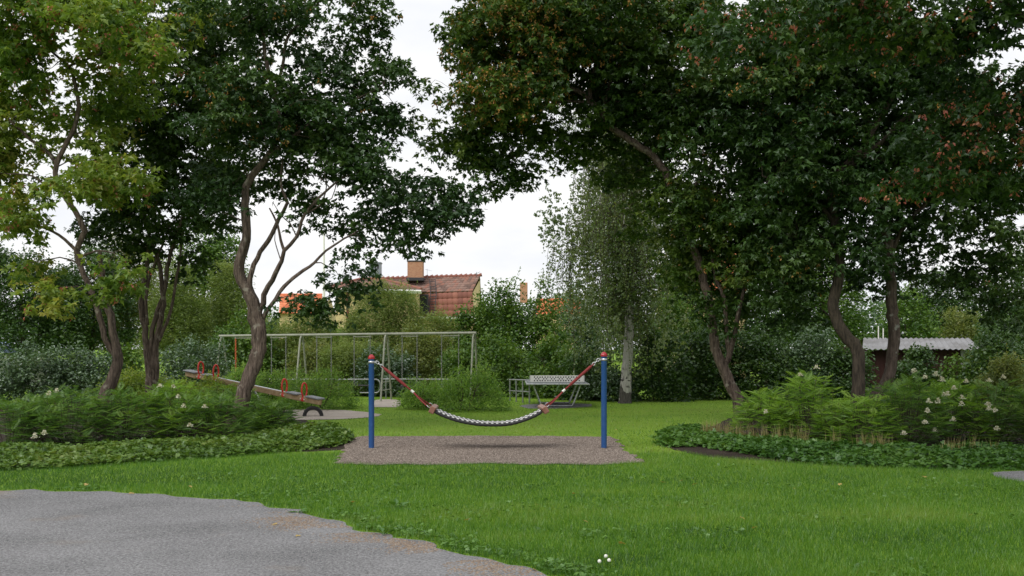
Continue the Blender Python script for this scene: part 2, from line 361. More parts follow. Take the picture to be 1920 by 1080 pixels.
bedR = [G(*p) for p in [(1232, 832), (1290, 850), (1340, 858), (1400, 862), (1480, 868), (1600, 872), (1750, 876), (1950, 877), (2250, 877), (2250, 765), (1900, 765), (1500, 768), (1380, 782), (1330, 800), (1262, 812)]]
BEDL = sheet('soil_bed', bedL, .004, M['soil'], wob=.06); BEDR = sheet('soil_bed', bedR, .004, M['soil'], wob=.06)
# ------------------------------------------------------------------ grass (blades), clover fringe
M['grass'] = leafmat('grass', [(.028, .092, .008), (.066, .176, .012), (.125, .262, .022), (.22, .28, .06)], trans=.35, gloss=.035)
M['clover'] = leafmat('clover', [(.05, .125, .014), (.085, .19, .022), (.12, .24, .03)], trans=.25, gloss=.05)
def keep_lawn(x, y, grow=0.):
    k = np.ones(len(x), bool)
    for q in (PATH, PIT, SAND, SAND2, TGR, SIDEP, BEDL, BEDR): k &= ~inpoly(x, y, q)
    return k
def blades(n, d0, d1, pw, hgt, wid):
    u = rng.uniform(0, 1, n); a = 1 - pw
    y = (d0 ** a + u * (d1 ** a - d0 ** a)) ** (1 / a)
    x = rng.uniform(-.53, .53, n) * y + rng.uniform(-.4, .4, n)
    k = keep_lawn(x, y); return x[k], y[k], hgt, wid
gm = MB()
for x, y, hg, wd in (blades(430000, 6.6, 15.5, .6, .050, .0044), blades(75000, 15.5, 32, .8, .026, .012)):
    n = len(x); pat = vnoise(x, y * 1.8, .45) * .5 + vnoise(x + 3, y * 1.7, 1.3) * .35 + vnoise(x + 9, y * 1.7, 4.) * .15 + (.30 if wd > .01 else 0)  # far blades coloured paler, standing in for the sunlit middle lawn
    h = hg * rng.uniform(.5, 1.3, n) * (.65 + .7 * pat)
    az = rng.uniform(0, 2 * math.pi, n); ln = rng.uniform(.1, .75, n)
    w2 = wd * rng.uniform(.7, 1.3, n) / 2; fa = rng.uniform(0, math.pi, n)
    B = np.stack([x, y, np.zeros(n)], 1); sv = np.stack([np.cos(fa), np.sin(fa), 0 * fa], 1) * w2[:, None]
    ld = np.stack([np.cos(az) * ln, np.sin(az) * ln, np.ones(n)], 1) * h[:, None]
    V = np.stack([B - sv, B + sv, B + ld], 1).reshape(-1, 3)
    col = np.clip(-.14 + 1.1 * pat + rng.normal(0, .16, n) + (rng.uniform(0, 1, n) < .03) * .35, 0, 1)
    gm.add(V, np.arange(3 * n).reshape(-1, 3), 0, np.repeat(col, 3))
tag(gm.build('grass', M['grass']), kind='stuff')
cm = MB(); pp = PATH[:, :2]; sel = (pp[:, 1] > 6.2) & (pp[:, 1] < 12.5) & (pp[:, 0] > -5)
pc = pp[sel]; pr = np.repeat(pc, 45, 0); pr = pr + rng.normal(0, .13, pr.shape) + np.array([.08, .10])
kk = vnoise(pr[:, 0] + 2, pr[:, 1] * 1.2, 1.1) > .56
pr = pr[kk & keep_lawn(pr[:, 0] - .04, pr[:, 1] - .04)]
xx = rng.uniform(-4, 6.5, 60000); yy = 6.8 + 7 * rng.uniform(0, 1, 60000) ** 1.3; kk = (vnoise(xx + 5, yy * 1.5, .9) > .62) & keep_lawn(xx, yy) & (rng.uniform(0, 1, 60000) < .18)
pr = np.vstack([pr, np.column_stack([xx, yy])[kk]])
cp = np.column_stack([pr, rng.uniform(.008, .045, len(pr))])
leaves(cm, cp, rng.uniform(.022, .042, len(cp)), TRI3, droop=.1, tilt=.35)
tag(cm.build('clover', M['clover']), kind='stuff')
# loose stones that give the gravel its grain
PEB = (np.array([[-.5, -.4, 0], [.5, -.45, 0], [.45, .5, 0], [-.55, .4, 0], [.05, .02, .42]]), np.array([[0, 1, 4], [1, 2, 4], [2, 3, 4], [3, 0, 4]]))
def stones(name, n, poly, smin, smax, cols, dmax):
    q = np.asarray(poly)[:, :2]; lo, hi = q.min(0), np.minimum(q.max(0), [99, dmax]); x = rng.uniform(max(lo[0], -8), hi[0], n); y = rng.uniform(max(lo[1], 6.6), hi[1], n)
    k = inpoly(x, y, poly) & (np.abs(x) < .53 * y + .3) & (rng.uniform(0, 1, n) < .25 + 1.1 * vnoise(x, y * 1.8, 1.4)); x, y = x[k], y[k]; n = len(x)
    T, Fc = PEB; a = rng.uniform(0, 6.28, n); c, s_ = np.cos(a), np.sin(a); sz = rng.uniform(smin, smax, n) ** 1.0
    V = np.stack([T[:, 0] * c[:, None] - T[:, 1] * s_[:, None], T[:, 0] * s_[:, None] + T[:, 1] * c[:, None], T[:, 2] * rng.uniform(.5, 1.4, (n, 1))], -1) * sz[:, None, None] + np.stack([x, y, np.full(n, .007 if 'pit' in name else .003)], 1)[:, None]
    m = leafmat_t(name, cols); mb = MB(); mb.add(V.reshape(-1, 3), (Fc[None] + (np.arange(n) * 5)[:, None, None]).reshape(-1, 3), 0, np.repeat(rng.uniform(0, 1, n), 5)); tag(mb.build(name, m), kind='stuff')
stones('path_stones', 150000, PATH, .004, .010, [(.14, .14, .144), (.20, .20, .205), (.26, .26, .265), (.35, .345, .34)], 14)
stones('pit_stones', 80000, PIT, .009, .024, [(.075, .058, .048), (.145, .115, .096), (.21, .17, .143), (.32, .27, .233)], 30)
DIRT = [G(a, b) + np.array([rng.normal(0, .22), rng.normal(-.10, .12), 0]) for a, b in [(x, np.interp(x, [500, 620, 770, 930, 1060], [951, 984, 1016, 1052, 1086])) for x in rng.uniform(520, 1060, 130)]]
dm = MB(); dc = np.array(DIRT)[rng.integers(0, 130, 7000)] + rng.normal(0, .10, (7000, 3)) * [1.2, .7, 0]; dc[:, 2] = .004
k_ = inpoly(dc[:, 0], dc[:, 1] + .03, PATH) & (vnoise(dc[:, 0] + 4, dc[:, 1] * 2, 2.1) > .42); dc = dc[k_]; T_, F_ = PEB; sz_ = rng.uniform(.008, .02, len(dc))
dm.add((dc[:, None] + T_[None] * sz_[:, None, None] * [1, 1, .6]).reshape(-1, 3), (F_[None] + (np.arange(len(dc)) * 5)[:, None, None]).reshape(-1, 3), 0, np.repeat(rng.uniform(0, 1, len(dc)), 5))
tag(dm.build('loose_dirt', leafmat_t('loose_dirt', [(.12, .085, .06), (.19, .14, .10), (.27, .205, .145)])), kind='stuff')
# ------------------------------------------------------------------ small things on the lawn
M['fallen'] = leafmat('fallen', [(.36, .25, .06), (.42, .31, .10), (.30, .14, .05)], trans=.2)
M['white_petal'] = mat('white_petal', (.72, .72, .66), .7)
fl0 = None
for i, (px, py) in enumerate([(160, 916), (248, 927), (358, 921), (1075, 934), (1243, 912), (1277, 909), (1252, 957), (1488, 924), (1413, 1000), (1301, 916), (1164, 1030), (1734, 902), (1576, 916), (1097, 987), (1006, 955), (1391, 981), (1820, 975), (660, 950), (874, 985), (516, 985), (560, 1007), (1000, 1070), (1150, 788), (720, 793), (818, 812), (985, 777), (1155, 810), (1080, 771), (1186, 800), (740, 817)]):
    g = G(px, py)
    if fl0 is None:
        fm = MB(); T = TRI3[0] * np.array([.058, .058, .068]); fm.add(T - [0, .035, 0], TRI3[1], 0, .3); fl0 = fl = fm.build('fallen_leaf', M['fallen'])
    else: fl = fl0.copy(); COL.objects.link(fl)
    onp = inpoly(np.array([g[0]]), np.array([g[1]]), PATH)[0] or inpoly(np.array([g[0]]), np.array([g[1]]), PIT)[0]
    fl.location = (g[0], g[1], .012 if onp else .05); fl.rotation_euler = (rng.normal(0, .3), rng.normal(0, .3), rng.uniform(0, 6.3))
    sc = rng.uniform(.6, 1.1); fl.scale = (sc,) * 3
    tag(fl, 'small dry yellow fallen leaf lying on the gravel path' if onp else 'small dry yellow fallen leaf lying on the grass', 'leaf', 'fallen leaves on the ground')
def weed(px, py, n, size, label):
    g = G(px, py); t = thing('weed_plant', label, 'plant', g); mb = MB(); pos = np.repeat(g[None], n, 0)
    az = np.arange(n) * 2.4 + rng.normal(0, .2, n); ax = np.stack([np.cos(az), np.sin(az), rng.uniform(.35, .9, n)], 1)
    for p, x in zip(pos, ax): tube(mb, smoothline(np.array([p, p + x * size * .35]), .05), .004, 5, a=.5)
    leaves(mb, pos + unit(ax) * size * .3, size * rng.uniform(.7, 1.1, n), KITE, wid=.55, tilt=.2, axis=unit(ax) - [0, 0, .3])
    mb.build('foliage', M['clover_b'], t)
M['clover_b'] = leafmat('weed_leaf', [(.06, .15, .02), (.10, .22, .035)], trans=.3, gloss=.06)
weed(744, 952, 9, .13, 'broad leaved pale green weed standing alone in the lawn right of the gravel path')
weed(722, 1003, 6, .12, 'small pale leaved weed rooted on the gravel path edge among clover')
weed(560, 962, 5, .09, 'tiny round leaved weed at the tip of the clover fringe by the gravel')
for i, (px, py) in enumerate([(1124, 1068), (1142, 1066), (1136, 1058)]):
    g = G(px, py); fl = thing('clover_flower', 'small white clover blossom in the grass at the bottom edge beside the path', 'flower', g, 'white clover flowers')
    mb = MB(); tube(mb, [g, g + [0, 0, .05]], .002, 5); mb.build('stalk', M['clover'], fl)
    mb = MB(); lathe(mb, [(.001, .045), (.011, .05), (.014, .06), (.01, .07), (.001, .074)], g, 8); mb.build('blossom', M['white_petal'], fl)
# ------------------------------------------------------------------ hammock between posts
M['blue'] = mat('blue_paint', (.018, .075, .235), .38, noise=(9, (.035, .10, .26), .52, .72), spec=.5)
M['red'] = mat('red_paint', (.66, .04, .028), .35, spec=.5)
M['cap_red'] = mat('cap_red', (.36, .012, .022), .25, spec=.7); M['redrope'] = mat('red_rope', (.21, .028, .028), .75, bump=.6, bscale=130)
M['steel'] = mat('galvanised_steel', (.55, .56, .57), .38, .85, noise=(14, (.38, .39, .41), .4, .65))
M['white'] = mat('white_plastic', (.75, .74, .70), .5)
M['rubber'] = mat('black_rubber', (.018, .018, .020), .6, bump=.4, bscale=80)
M['rubberlight'] = mat('light_rubber', (.62, .62, .62), .55)
M['barwood'] = mat('end_bar', (.20, .085, .055), .45, noise=(12, (.27, .13, .09), .4, .7), spec=.6)
PD = EYE * F / (841 - HZ)
def post(px, top, label):
    g = P(px, 841, PD); g[2] = 0; t = thing('hammock_post', label, 'post', g)
    mb = MB(); lathe(mb, [(.044, -.3), (.044, top - .075), (.046, top - .07), (.001, top - .069)], g, 24); mb.build('pole', M['blue'], t)
    mb = MB(); lathe(mb, [(.046, top - .075), (.053, top - .072), (.054, top - .045), (.050, top - .038), (.020, top - .004), (.001, top)], g, 8, smooth=False); mb.build('cap', M['cap_red'], t)
    mb = MB(); lathe(mb, [(.0442, top - .142), (.0485, top - .140), (.0485, top - .106), (.0442, top - .104)], g, 24)
    s = 1 if px < 960 else -1
    rbox(mb, g + [s * .062, 0, top - .123], (.035, .014, .03), bev=.003); mb.build('clamp_band', M['steel'], t)
    return g + [s * .085, 0, top - .123]
aL = post(696.5, 1.465, 'blue hammock post with red cap, the one nearer the see-saw'); aR = post(1132.5, 1.505, 'blue hammock post with red cap, the one nearer the birch trunk')
hm = thing('hammock', 'black and white chequered rubber hammock slung on red ropes between two blue posts', 'hammock', P(915, 841, PD) * [1, 1, 0])
prof = smoothline(np.array([P(a, b, PD) for a, b in [(818, 769), (835, 777), (860, 785.5), (890, 791.5), (920, 793.5), (950, 792.5), (975, 787), (1000, 777.5), (1014, 769.5)]]), .02)
sl_ = np.concatenate([[0], np.cumsum(np.linalg.norm(np.diff(prof, axis=0), axis=1))]); NI, NJ = 44, 3
ss = np.linspace(0, sl_[-1], NI + 1); cl = np.stack([np.interp(ss, sl_, prof[:, k]) for k in range(3)], 1)
tgn = unit(np.gradient(cl, axis=0)); nrm = np.stack([-tgn[:, 2], np.zeros(NI + 1), tgn[:, 0]], 1); HWd = .25
mb = MB(); mbl = MB()
for i in range(NI):
    c = (cl[i] + cl[i + 1]) / 2; rt = np.stack([tgn[i], [0, 1, 0], nrm[i]], 1); L = ss[1]
    for j in range(NJ):
        yy = (j + .5) / NJ * 2 * HWd - HWd; up = (i + j) % 2
        rbox(mb if not up else mbl, c + [0, yy, 0] + nrm[i] * (.001 if up else 0), (L * .99, 2 * HWd / NJ * .99, .036), rt, .004, m=0)
for sgn in (-1, 1):
    tube(mb, cl + [0, sgn * (HWd + .006), 0] - nrm * .010, .021 + .004 * (np.arange(NI + 1) % 2), 8)
for j in range(NJ + 1): tube(mb, cl + [0, j / NJ * 2 * HWd - HWd, 0] - nrm * .018, .011, 6)
mt = mb.build('rubber_mat', M['rubber'], hm); mbl.build('light_block', M['rubberlight'], mt)
for k, (anc, side) in enumerate(((aL, 0), (aR, -1))):
    s = 1 if k == 0 else -1; e0 = cl[side] - tgn[side] * s * .045; rt = np.stack([tgn[side], [0, 1, 0], nrm[side]], 1)
    yaw = Matrix.Rotation(R(0 if k == 0 else 5), 3, 'Z'); rt = np.array(yaw) @ rt
    mb = MB(); rbox(mb, e0, (.085, .62, .11), rt, .010); bar = mb.build('end_bar', M['barwood'], hm)
    out = unit(anc - e0); j0 = e0 + out * .42 + [0, 0, .0]; j1 = j0 + out * .07
    mb = MB()
    for yy in (-.24, .24):
        q0 = e0 - tgn[side] * s * .06 + [0, yy, .01]; mid = (q0 + j0) / 2 - [0, 0, .012]
        tube(mb, smoothline(np.array([q0, mid, j0]), .04), .011, 8)
    tube(mb, [j0, anc - out * .10], .012, 8); mb.build('rope', M['redrope'], hm)
    mb = MB(); tube(mb, [j1 + out * .06, j1 + out * .09, anc - out * .17, anc - out * .15], [.017, .023, .023, .017], 12); mb.build('rope_sleeve', M['redrope'], hm)
    mb = MB(); tube(mb, [j0 - out * .02, j0 + out * .035], .021, 10); mb.build('white_clamp', M['white'], hm)
    for yy in (-.24, .24):
        mb = MB(); q0 = e0 - tgn[side] * s * .05 + [0, yy, .01]
        th = np.linspace(0, 2 * math.pi, 14, endpoint=False); a1 = unit(out); a2 = np.array([0, 1., 0]) if yy < 0 else nrm[side]
        tube(mb, q0 + out * .02 + .028 * np.cos(th)[:, None] * a1 * 1.3 + .022 * np.sin(th)[:, None] * a2, .006, 6, closed=True); mb.build('shackle', M['steel'], hm)
    mb = MB()
    for i, f in enumerate((.0, .045, .09)):
        th = np.linspace(0, 2 * math.pi, 14, endpoint=False); a2 = np.array([0, 1., 0]) if i % 2 else unit(np.cross(out, [0, 1, 0]))
        tube(mb, anc - out * (f + .01) + .033 * np.cos(th)[:, None] * out + .019 * np.sin(th)[:, None] * a2, .007, 6, closed=True)
    mb.build('chain_link', M['steel'], hm)
# ------------------------------------------------------------------ see-saw and its buffer tyre
M['wood'] = mat('weathered_beam', (.30, .20, .10), .8, noise=(7, (.42, .31, .19), .35, .65), bump=.3)
M['greyrub'] = mat('grey_seat', (.22, .23, .25), .6)
e0, e1 = P(601, 754.5, 23.7), P(350, 700.5, 26.0)
t = thing('see_saw', 'wooden see-saw tilted up to the left with four red hoop handles', 'see-saw', (e0 + e1) / 2 * [1, 1, 0])
ax = unit(e1 - e0); LB = np.linalg.norm(e1 - e0); rt = frame(ax); upv = rt[:, 2]; sv = rt[:, 1]
mb = MB(); rbox(mb, (e0 + e1) / 2, (LB, .11, .125), rt, .012); mb.build('beam', M['wood'], t)
for u0, u1 in ((-.004, .085), (.145, .222), (.80, .855), (.905, 1.004)):
    mb = MB(); rbox(mb, e0 + ax * LB * (u0 + u1) / 2 + upv * .082, (LB * (u1 - u0), .26, .036), rt, .014); mb.build('seat', M['greyrub'], t)
mb = MB(); rbox(mb, e0 + ax * LB * .5 + upv * .066, (LB * .5, .085, .008), rt, .002); mb.build('top_strip', M['steel'], t)
for u in (.112, .252, .765, .885):
    c = e0 + ax * LB * u; mb = MB(); th = np.linspace(R(-60), R(240), 26); z = np.array([0, 0, 1.]); hh = unit(sv * [1, 1, 0])
    hp = c + hh * (.085 * np.cos(th)[:, None]) + z * (.20 + .165 * np.sin(th)[:, None])
    hp = np.vstack([c + hh * .068 - upv * .03, hp, c - hh * .068 - upv * .03])
    tube(mb, smoothline(hp, .03), .0195, 10)
    for s in (-1, 1): rbox(mb, c + sv * s * .061 - upv * .01, (.085, .012, .085), rt, .006)
    h = mb.build('handle', M['red'], t)
    for s in (-1, 1):
        for q in (-.055, .055):
            o = c + sv * s * .07 + ax * q; mb = MB()
            tube(mb, [o - sv * s * .008, o + sv * s * .008], [.017, .013], 10); mb.build('bolt', M['white'], h)
mb = MB(); pc_ = (e0 + e1) / 2
for s in (-1, 1):
    for q in (-.3, .3): tube(mb, [pc_ * [1, 1, 0] + rt[:, 0] * [1, 1, 0] * q + sv * s * .2, pc_ + sv * s * .085 - upv * .03], .03, 10)
tube(mb, [pc_ + sv * .12 - upv * .03, pc_ - sv * .12 - upv * .03], .03, 10); mb.build('support', M['steel'], t)
M['tyre'] = mat('tyre_rubber', (.022, .022, .024), .65, bump=.4, bscale=50)
g = G(587, 780.5); mb = MB(); th = np.linspace(0, math.pi, 28); yaw = R(8)
u_ = np.array([math.cos(yaw), math.sin(yaw), 0]); v_ = np.array([-math.sin(yaw), math.cos(yaw), 0]); rings = []
cs = [(.150, -.06), (.205, -.075), (.232, -.055), (.238, 0.), (.232, .055), (.205, .075), (.150, .06), (.165, .04), (.165, -.04)]
for i, a in enumerate(th):
    rr = u_ * math.cos(a) + np.array([0, 0, 1]) * math.sin(a); tr = .006 * (i % 2)
    rings.append([g + rr * (r - (tr if r > .22 else 0)) + v_ * w for r, w in cs])
V = np.array(rings); n, k = V.shape[:2]; i = np.arange(n - 1)[:, None]; j = np.arange(k)[None]; j2 = (j + 1) % k
mb.add(V.reshape(-1, 3), np.stack([i * k + j, i * k + j2, (i + 1) * k + j2, (i + 1) * k + j], -1).reshape(-1, 4))
mb.add(V[0], [list(range(k))]); mb.add(V[-1], [list(range(k))])
tag(mb.build('buffer_tyre', M['tyre']), 'black car tyre half buried in sand under the low end of the see-saw', 'tyre')
# ------------------------------------------------------------------ swing frame and swings
M['palepaint'] = mat('pale_green_steel', (.30, .31, .25), .55, noise=(5, (.22, .23, .18), .45, .7))
M['chain'] = mat('chain_steel', (.30, .30, .30), .45, .7)
M['orope'] = mat('orange_rope', (.45, .11, .04), .8)
S0, S1 = P(411, 630, 33.0), P(893, 624.3, 29.3)
bar = lambda px: S0 + (S1 - S0) * _u(px)
def _u(px):
    # parameter along the bar that shows at photo column px
    k = (px - 960) / F; return (k * S0[1] - S0[0]) / ((S1[0] - S0[0]) - k * (S1[1] - S0[1]))
t = thing('swing_set', 'long pale steel swing frame with A shaped legs behind the round shrubs', 'swing set', (S0 + S1) / 2 * [1, 1, 0])
mb = MB(); tube(mb, [S0, S1], .038, 12); mb.build('crossbar', M['palepaint'], t)
sdir = unit((S1 - S0) * [1, 1, 0]); sper = np.array([-sdir[1], sdir[0], 0])
for px in (416, 565.5, 724, 889):
    b = bar(px)
    for s in (-1, 1):
        ft = b * [1, 1, 0] - sdir * s * .15 + sper * s * .55
        mb = MB(); tube(mb, smoothline(np.array([b + sdir * s * .005 + [0, 0, -.02], b - sdir * s * .0 + sper * s * .07 - [0, 0, .12], ft]), .2), .028, 10); mb.build('leg', M['palepaint'], t)
    mb = MB()
    for f in (.72, .84): tube(mb, [b * [1, 1, 1 - f] + (sper * .55 - sdir * .15) * f, b * [1, 1, 1 - f] - (sper * .55 - sdir * .15) * f], .015, 8)
    mb.build('rung', M['palepaint'], t)
def swing(pa, pb, label, rope=False):
    a, b = bar(pa), bar(pb); c = (a + b) / 2; t = thing('swing', label, 'swing', c, 'swings on the steel frame'); L = np.linalg.norm(b - a)
    a = c - sdir * L / 2; b = c + sdir * L / 2
    mb = MB(); tube(mb, [a - sdir * .04 - [0, 0, .075], b + sdir * .04 - [0, 0, .075]], .014, 8)
    for q in (a, b): rbox(mb, q - [0, 0, .055], (.03, .05, .07), bev=.004)
    mb.build('hanger', M['palepaint'], t)
    for q in (a, b):
        mb = MB(); nl = 30; z0, z1 = c[2] - .09, .44
        for i in range(nl):
            z = z0 + (z1 - z0) * (i + .5) / nl; th = np.linspace(0, 2 * math.pi, 8, endpoint=False); dirv = sdir if i % 2 else sper
            ce = q * [1, 1, 0] + [0, 0, z]
            tube(mb, ce + np.cos(th)[:, None] * np.array([0, 0, .032]) + np.sin(th)[:, None] * dirv * .014, .006 if not rope else .016, 5, closed=True)
        mb.build('chain' if not rope else 'rope', M['orope'] if rope else M['chain'], t)
    mb = MB(); rbox(mb, c * [1, 1, 0] + [0, 0, .42], (L + .06, .2, .045), frame(sdir), .018); mb.build('seat', M['rubber'], t)
swing(442, 475, 'swing on orange ropes at the far end of the frame behind the twisted maple trunk', True)
swing(509, 536, 'swing hung just right of the twisted maple trunk')
swing(594, 621, 'chain swing hung over the round shrub right of the see-saw tyre')
swing(664, 694, 'chain swing partly hidden behind the blue post nearer the see-saw')
swing(754, 782, 'chain swing above the red rope of the hammock')
swing(828, 860, 'chain swing hung at the end of the frame nearest the table tennis table')
# ------------------------------------------------------------------ rails
M['rail'] = mat('rail_steel', (.33, .34, .34), .5, .6, noise=(9, (.22, .23, .23), .4, .7))
def rail(pxa, pxb, ya, yb, d0, d1, n, label, low=None, loop=False, r=.022):
    a, b = P(pxa, ya, d0), P(pxb, yb, d1); t = thing('metal_railing', label, 'railing', (a + b) / 2 * [1, 1, 0])
    mb = MB(); pts = [a, b]
    if loop: pts = [a, b - (b - a) * .03] + [b + unit(b - a) * .12 * math.sin(x) - [0, 0, .2 * (1 - math.cos(x))] for x in np.linspace(0, math.pi, 9)] + [b - (b - a) * .15 - [0, 0, .4]]
    tube(mb, smoothline(np.array(pts), .3), r, 8); mb.build('top_rail', M['rail'], t)
    if low: mb = MB(); tube(mb, [a - [0, 0, low], b - [0, 0, low]], r * .8, 8); mb.build('lower_rail', M['rail'], t)
    for i in range(n):
        q = a + (b - a) * (i + .1) / (n - .8); mb = MB(); tube(mb, [q * [1, 1, 0], q - [0, 0, .01]], r, 8); mb.build('post', M['rail'], t)
rail(500, 706, 711.5, 711.5, 31.5, 31.2, 4, 'low grey steel railing with a rounded end beside the black swing seat', loop=True)
rail(718, 845, 711, 711.5, 31.6, 31.4, 3, 'straight low grey railing running behind the round shrubs')
rail(955, 994, 712, 713, 30.2, 28.8, 4, 'short two bar railing left of the table tennis table', low=.32)
# ------------------------------------------------------------------ table tennis table
M['netplate'] = mat('net_plate', (.78, .77, .73), .5); M['hole'] = mat('punched_hole', (.03, .035, .03), .8)
M['tabletop'] = mat('table_top', (.16, .18, .18), .6, noise=(6, (.12, .14, .14), .4, .7))
td = 28.0; tx = (1042 - 960) / F * td; t = thing('table_tennis_table', 'outdoor steel table tennis table with a white punched net on gravel', 'table', (tx, td, 0))
mb = MB(); rbox(mb, (tx, td, .625), (1.56, 2.7, .05), bev=.012); mb.build('tabletop', M['tabletop'], t)
mb = MB(); tube(mb, [(tx - .79, td - 1.355, .615), (tx + .79, td - 1.355, .615)], .022, 8)
for s in (-1, 1): tube(mb, [(tx + s * .79, td - 1.36, .61), (tx + s * .79, td + 1.36, .61)], .022, 8)
mb.build('edge_frame', M['steel'], t)
mb = MB(); nx0, nx1 = tx - .70, tx + .70; rbox(mb, (tx, td - .9, .74), (1.40, .012, .17), bev=.004)
for gq in range(6):
    for ix in range(5):
        for iz in range(3):
            if (ix + iz) % 2: continue
            x = nx0 + .10 + gq * .203 + ix * .036 + .012; z = .74 + (iz - 1) * .044
            for yy in (td - .9 - .0075, td - .9 + .0075): rbox(mb, (x, yy, z), (.030, .003, .030), bev=0, m=1)
for s in (-1, 1): rbox(mb, (tx + s * .712, td - .9, .72), (.012, .03, .2), bev=.002, m=2)
mb.build('net', [M['netplate'], M['hole'], M['steel']], t)
for yy in (-.75, .75):
    for s in (-1, 1):
        mb = MB(); tube(mb, smoothline(np.array([(tx + s * .62, td + yy, .60), (tx + s * .43, td + yy, .09), (tx + s * .36, td + yy, .032), (tx + s * .2, td + yy, .03), (tx, td + yy, .03)]), .06), .026, 10); mb.build('leg', M['steel'], t)
# ------------------------------------------------------------------ houses
M['plaster'] = mat('yellow_plaster', (.60, .48, .26), .9, noise=(1.2, (.53, .42, .22), .35, .7))
M['whitewood'] = mat('white_trim', (.72, .72, .70), .6)
M['sheet'] = mat('grey_sheet_metal', (.27, .30, .32), .45, .4, noise=(2, (.2, .23, .25), .4, .7))
M['darkpane'] = mat('dark_glass', (.02, .025, .03), .12, spec=.6)
M['darkmetal'] = mat('dark_metal', (.04, .04, .045), .6)
M['tile'] = leafmat_t('aged_tile', [(.12, .072, .058), (.19, .115, .093), (.25, .16, .13), (.27, .12, .085)])
M['tile_low'] = leafmat_t('red_tile', [(.18, .068, .05), (.25, .095, .068), (.31, .125, .088)])
M['tile_orange'] = leafmat_t('orange_tile', [(.50, .13, .06), (.62, .18, .08), (.66, .23, .11)])
def tiles(mb, a, b, c, d, tw=.24, th=.34, m=0, amp=.03):
    """pantiles on the quad a-b (bottom edge) d-c (top edge)"""
    a, b, c, d = map(np.asarray, (a, b, c, d)); W = max(np.linalg.norm(b - a), np.linalg.norm(c - d)); Hh = np.linalg.norm((d + c - a - b) / 2)
    nc, nr = max(1, int(W / tw)), max(1, int(Hh / th)); N = unit(np.cross(b - a, d - a))
    pt = lambda u, v: (a * (1 - u) + b * u) * (1 - v) + (d * (1 - u) + c * u) * v
    sub = 4
    for r in range(nr):
        v0, v1 = r / nr, min(1, (r + 1.12) / nr); us = np.arange(nc * sub + 1) / (nc * sub)
        wv = amp * (np.abs(np.sin(np.arange(nc * sub + 1) / sub * math.pi)) ** .8)
        lo = np.array([pt(u, v0) + N * (.035 + x) for u, x in zip(us, wv)]); hi = np.array([pt(u, v1) + N * (.0 + x) for u, x in zip(us, wv)]); bt = np.array([pt(u, v0) + N * x for u, x in zip(us, wv * .6 - .01)])
        n = len(us); i = np.arange(n - 1); tv = np.repeat(rng.uniform(0, 1, nc), sub); cv = np.clip(tv, 0, 1)
        for q in range(nc):
            k = np.arange(q * sub, q * sub + sub + 1); V = np.vstack([bt[k], lo[k], hi[k]]); s1 = sub + 1; ii = np.arange(sub)
            mb.add(V, np.vstack([np.stack([ii, ii + 1, s1 + ii + 1, s1 + ii], 1), np.stack([s1 + ii, s1 + ii + 1, 2 * s1 + ii + 1, 2 * s1 + ii], 1)]), m, rng.uniform(0, 1), True)
def poly(mb, pts, m=0, a=.5): mb.add(np.array(pts), [list(range(len(pts)))], m, a)
def brickmat(name, c1, c2, mort, sc=5):
    m = bpy.data.materials.new(name); m.use_nodes = True; t = m.node_tree; b = t.nodes['Principled BSDF']
    tcn = nn(t, 'ShaderNodeTexCoord'); mp = nn(t, 'ShaderNodeMapping'); mp.inputs['Rotation'].default_value = (R(90), 0, 0); t.links.new(tcn.outputs['Object'], mp.inputs[0])
    br = nn(t, 'ShaderNodeTexBrick'); br.inputs['Scale'].default_value = sc; br.inputs['Color1'].default_value = (*c1, 1); br.inputs['Color2'].default_value = (*c2, 1); br.inputs['Mortar'].default_value = (*mort, 1)
    br.inputs['Mortar Size'].default_value = .018; t.links.new(mp.outputs[0], br.inputs['Vector']); t.links.new(br.outputs[0], b.inputs['Base Color']); b.inputs['Roughness'].default_value = .9
    return m
M['brick'] = brickmat('chimney_brick', (.38, .17, .09), (.46, .24, .13), (.33, .27, .22), 4)
house = thing('house', 'yellow plastered house with a mansard roof of red tiles and two chimneys', 'house', P(770, HZ, 66) * [1, 1, 0])
rL, rR = P(690, 524.5, 68), P(900, 517.5, 68); kL, kR = P(786, 550.5, 66), P(886, 546, 66); eL, eR = P(800, 594, 65), P(889, 593, 65)
kL0 = P(640, 552, 66)
mb = MB(); tiles(mb, kL0 + [0, -.05, -.05], kR, rR, rL); rf = mb.build('upper_roof', M['tile'], house)
mb = MB(); tiles(mb, eL + [-.6, 0, 0], eR, kR + [0, -.03, -.04], kL + [-.1, -.03, -.04], tw=.3, th=.42, amp=.045); mb.build('lower_roof', M['tile_low'], house)
mb = MB(); tube(mb, [rL + [0, 0, .03], rR + [0, 0, .03]], .10, 8)
for i in range(24): q = rL + (rR - rL) * i / 23; tube(mb, [q + [-.05, 0, .05], q + [.12, 0, .09]], [.10, .12], 8)
mb.build('ridge_tile', M['tile_low'], rf)
mb = MB(); bz = 8.0   # body behind the roof planes
poly(mb, [eL * [1, 1, 0] + [-.6, .1, 0], eR * [1, 1, 0] + [0, .1, 0], eR + [0, .1, 0], eL + [-.6, .1, 0]])
ys = 72.
poly(mb, [eR * [1, 1, 0] + [0, .1, 0], (eR[0], ys, 0), (eR[0], ys, eR[2]), (rR[0], 69, rR[2] - .1), kR + [0, .1, -.1], eR + [0, .1, 0]])
mb.build('wall', M['plaster'], house)
mb = MB(); poly(mb, [rL, rR, (rR[0], 73, 4), (rL[0], 73, 4)]); mb.build('back_roof', M['tile'], house)
mb = MB(); rbox(mb, (eL + eR) / 2 + [-.3, -.06, -.08], (np.linalg.norm(eR - eL) + .8, .2, .14), bev=.01); mb.build('eave', M['whitewood'], house)
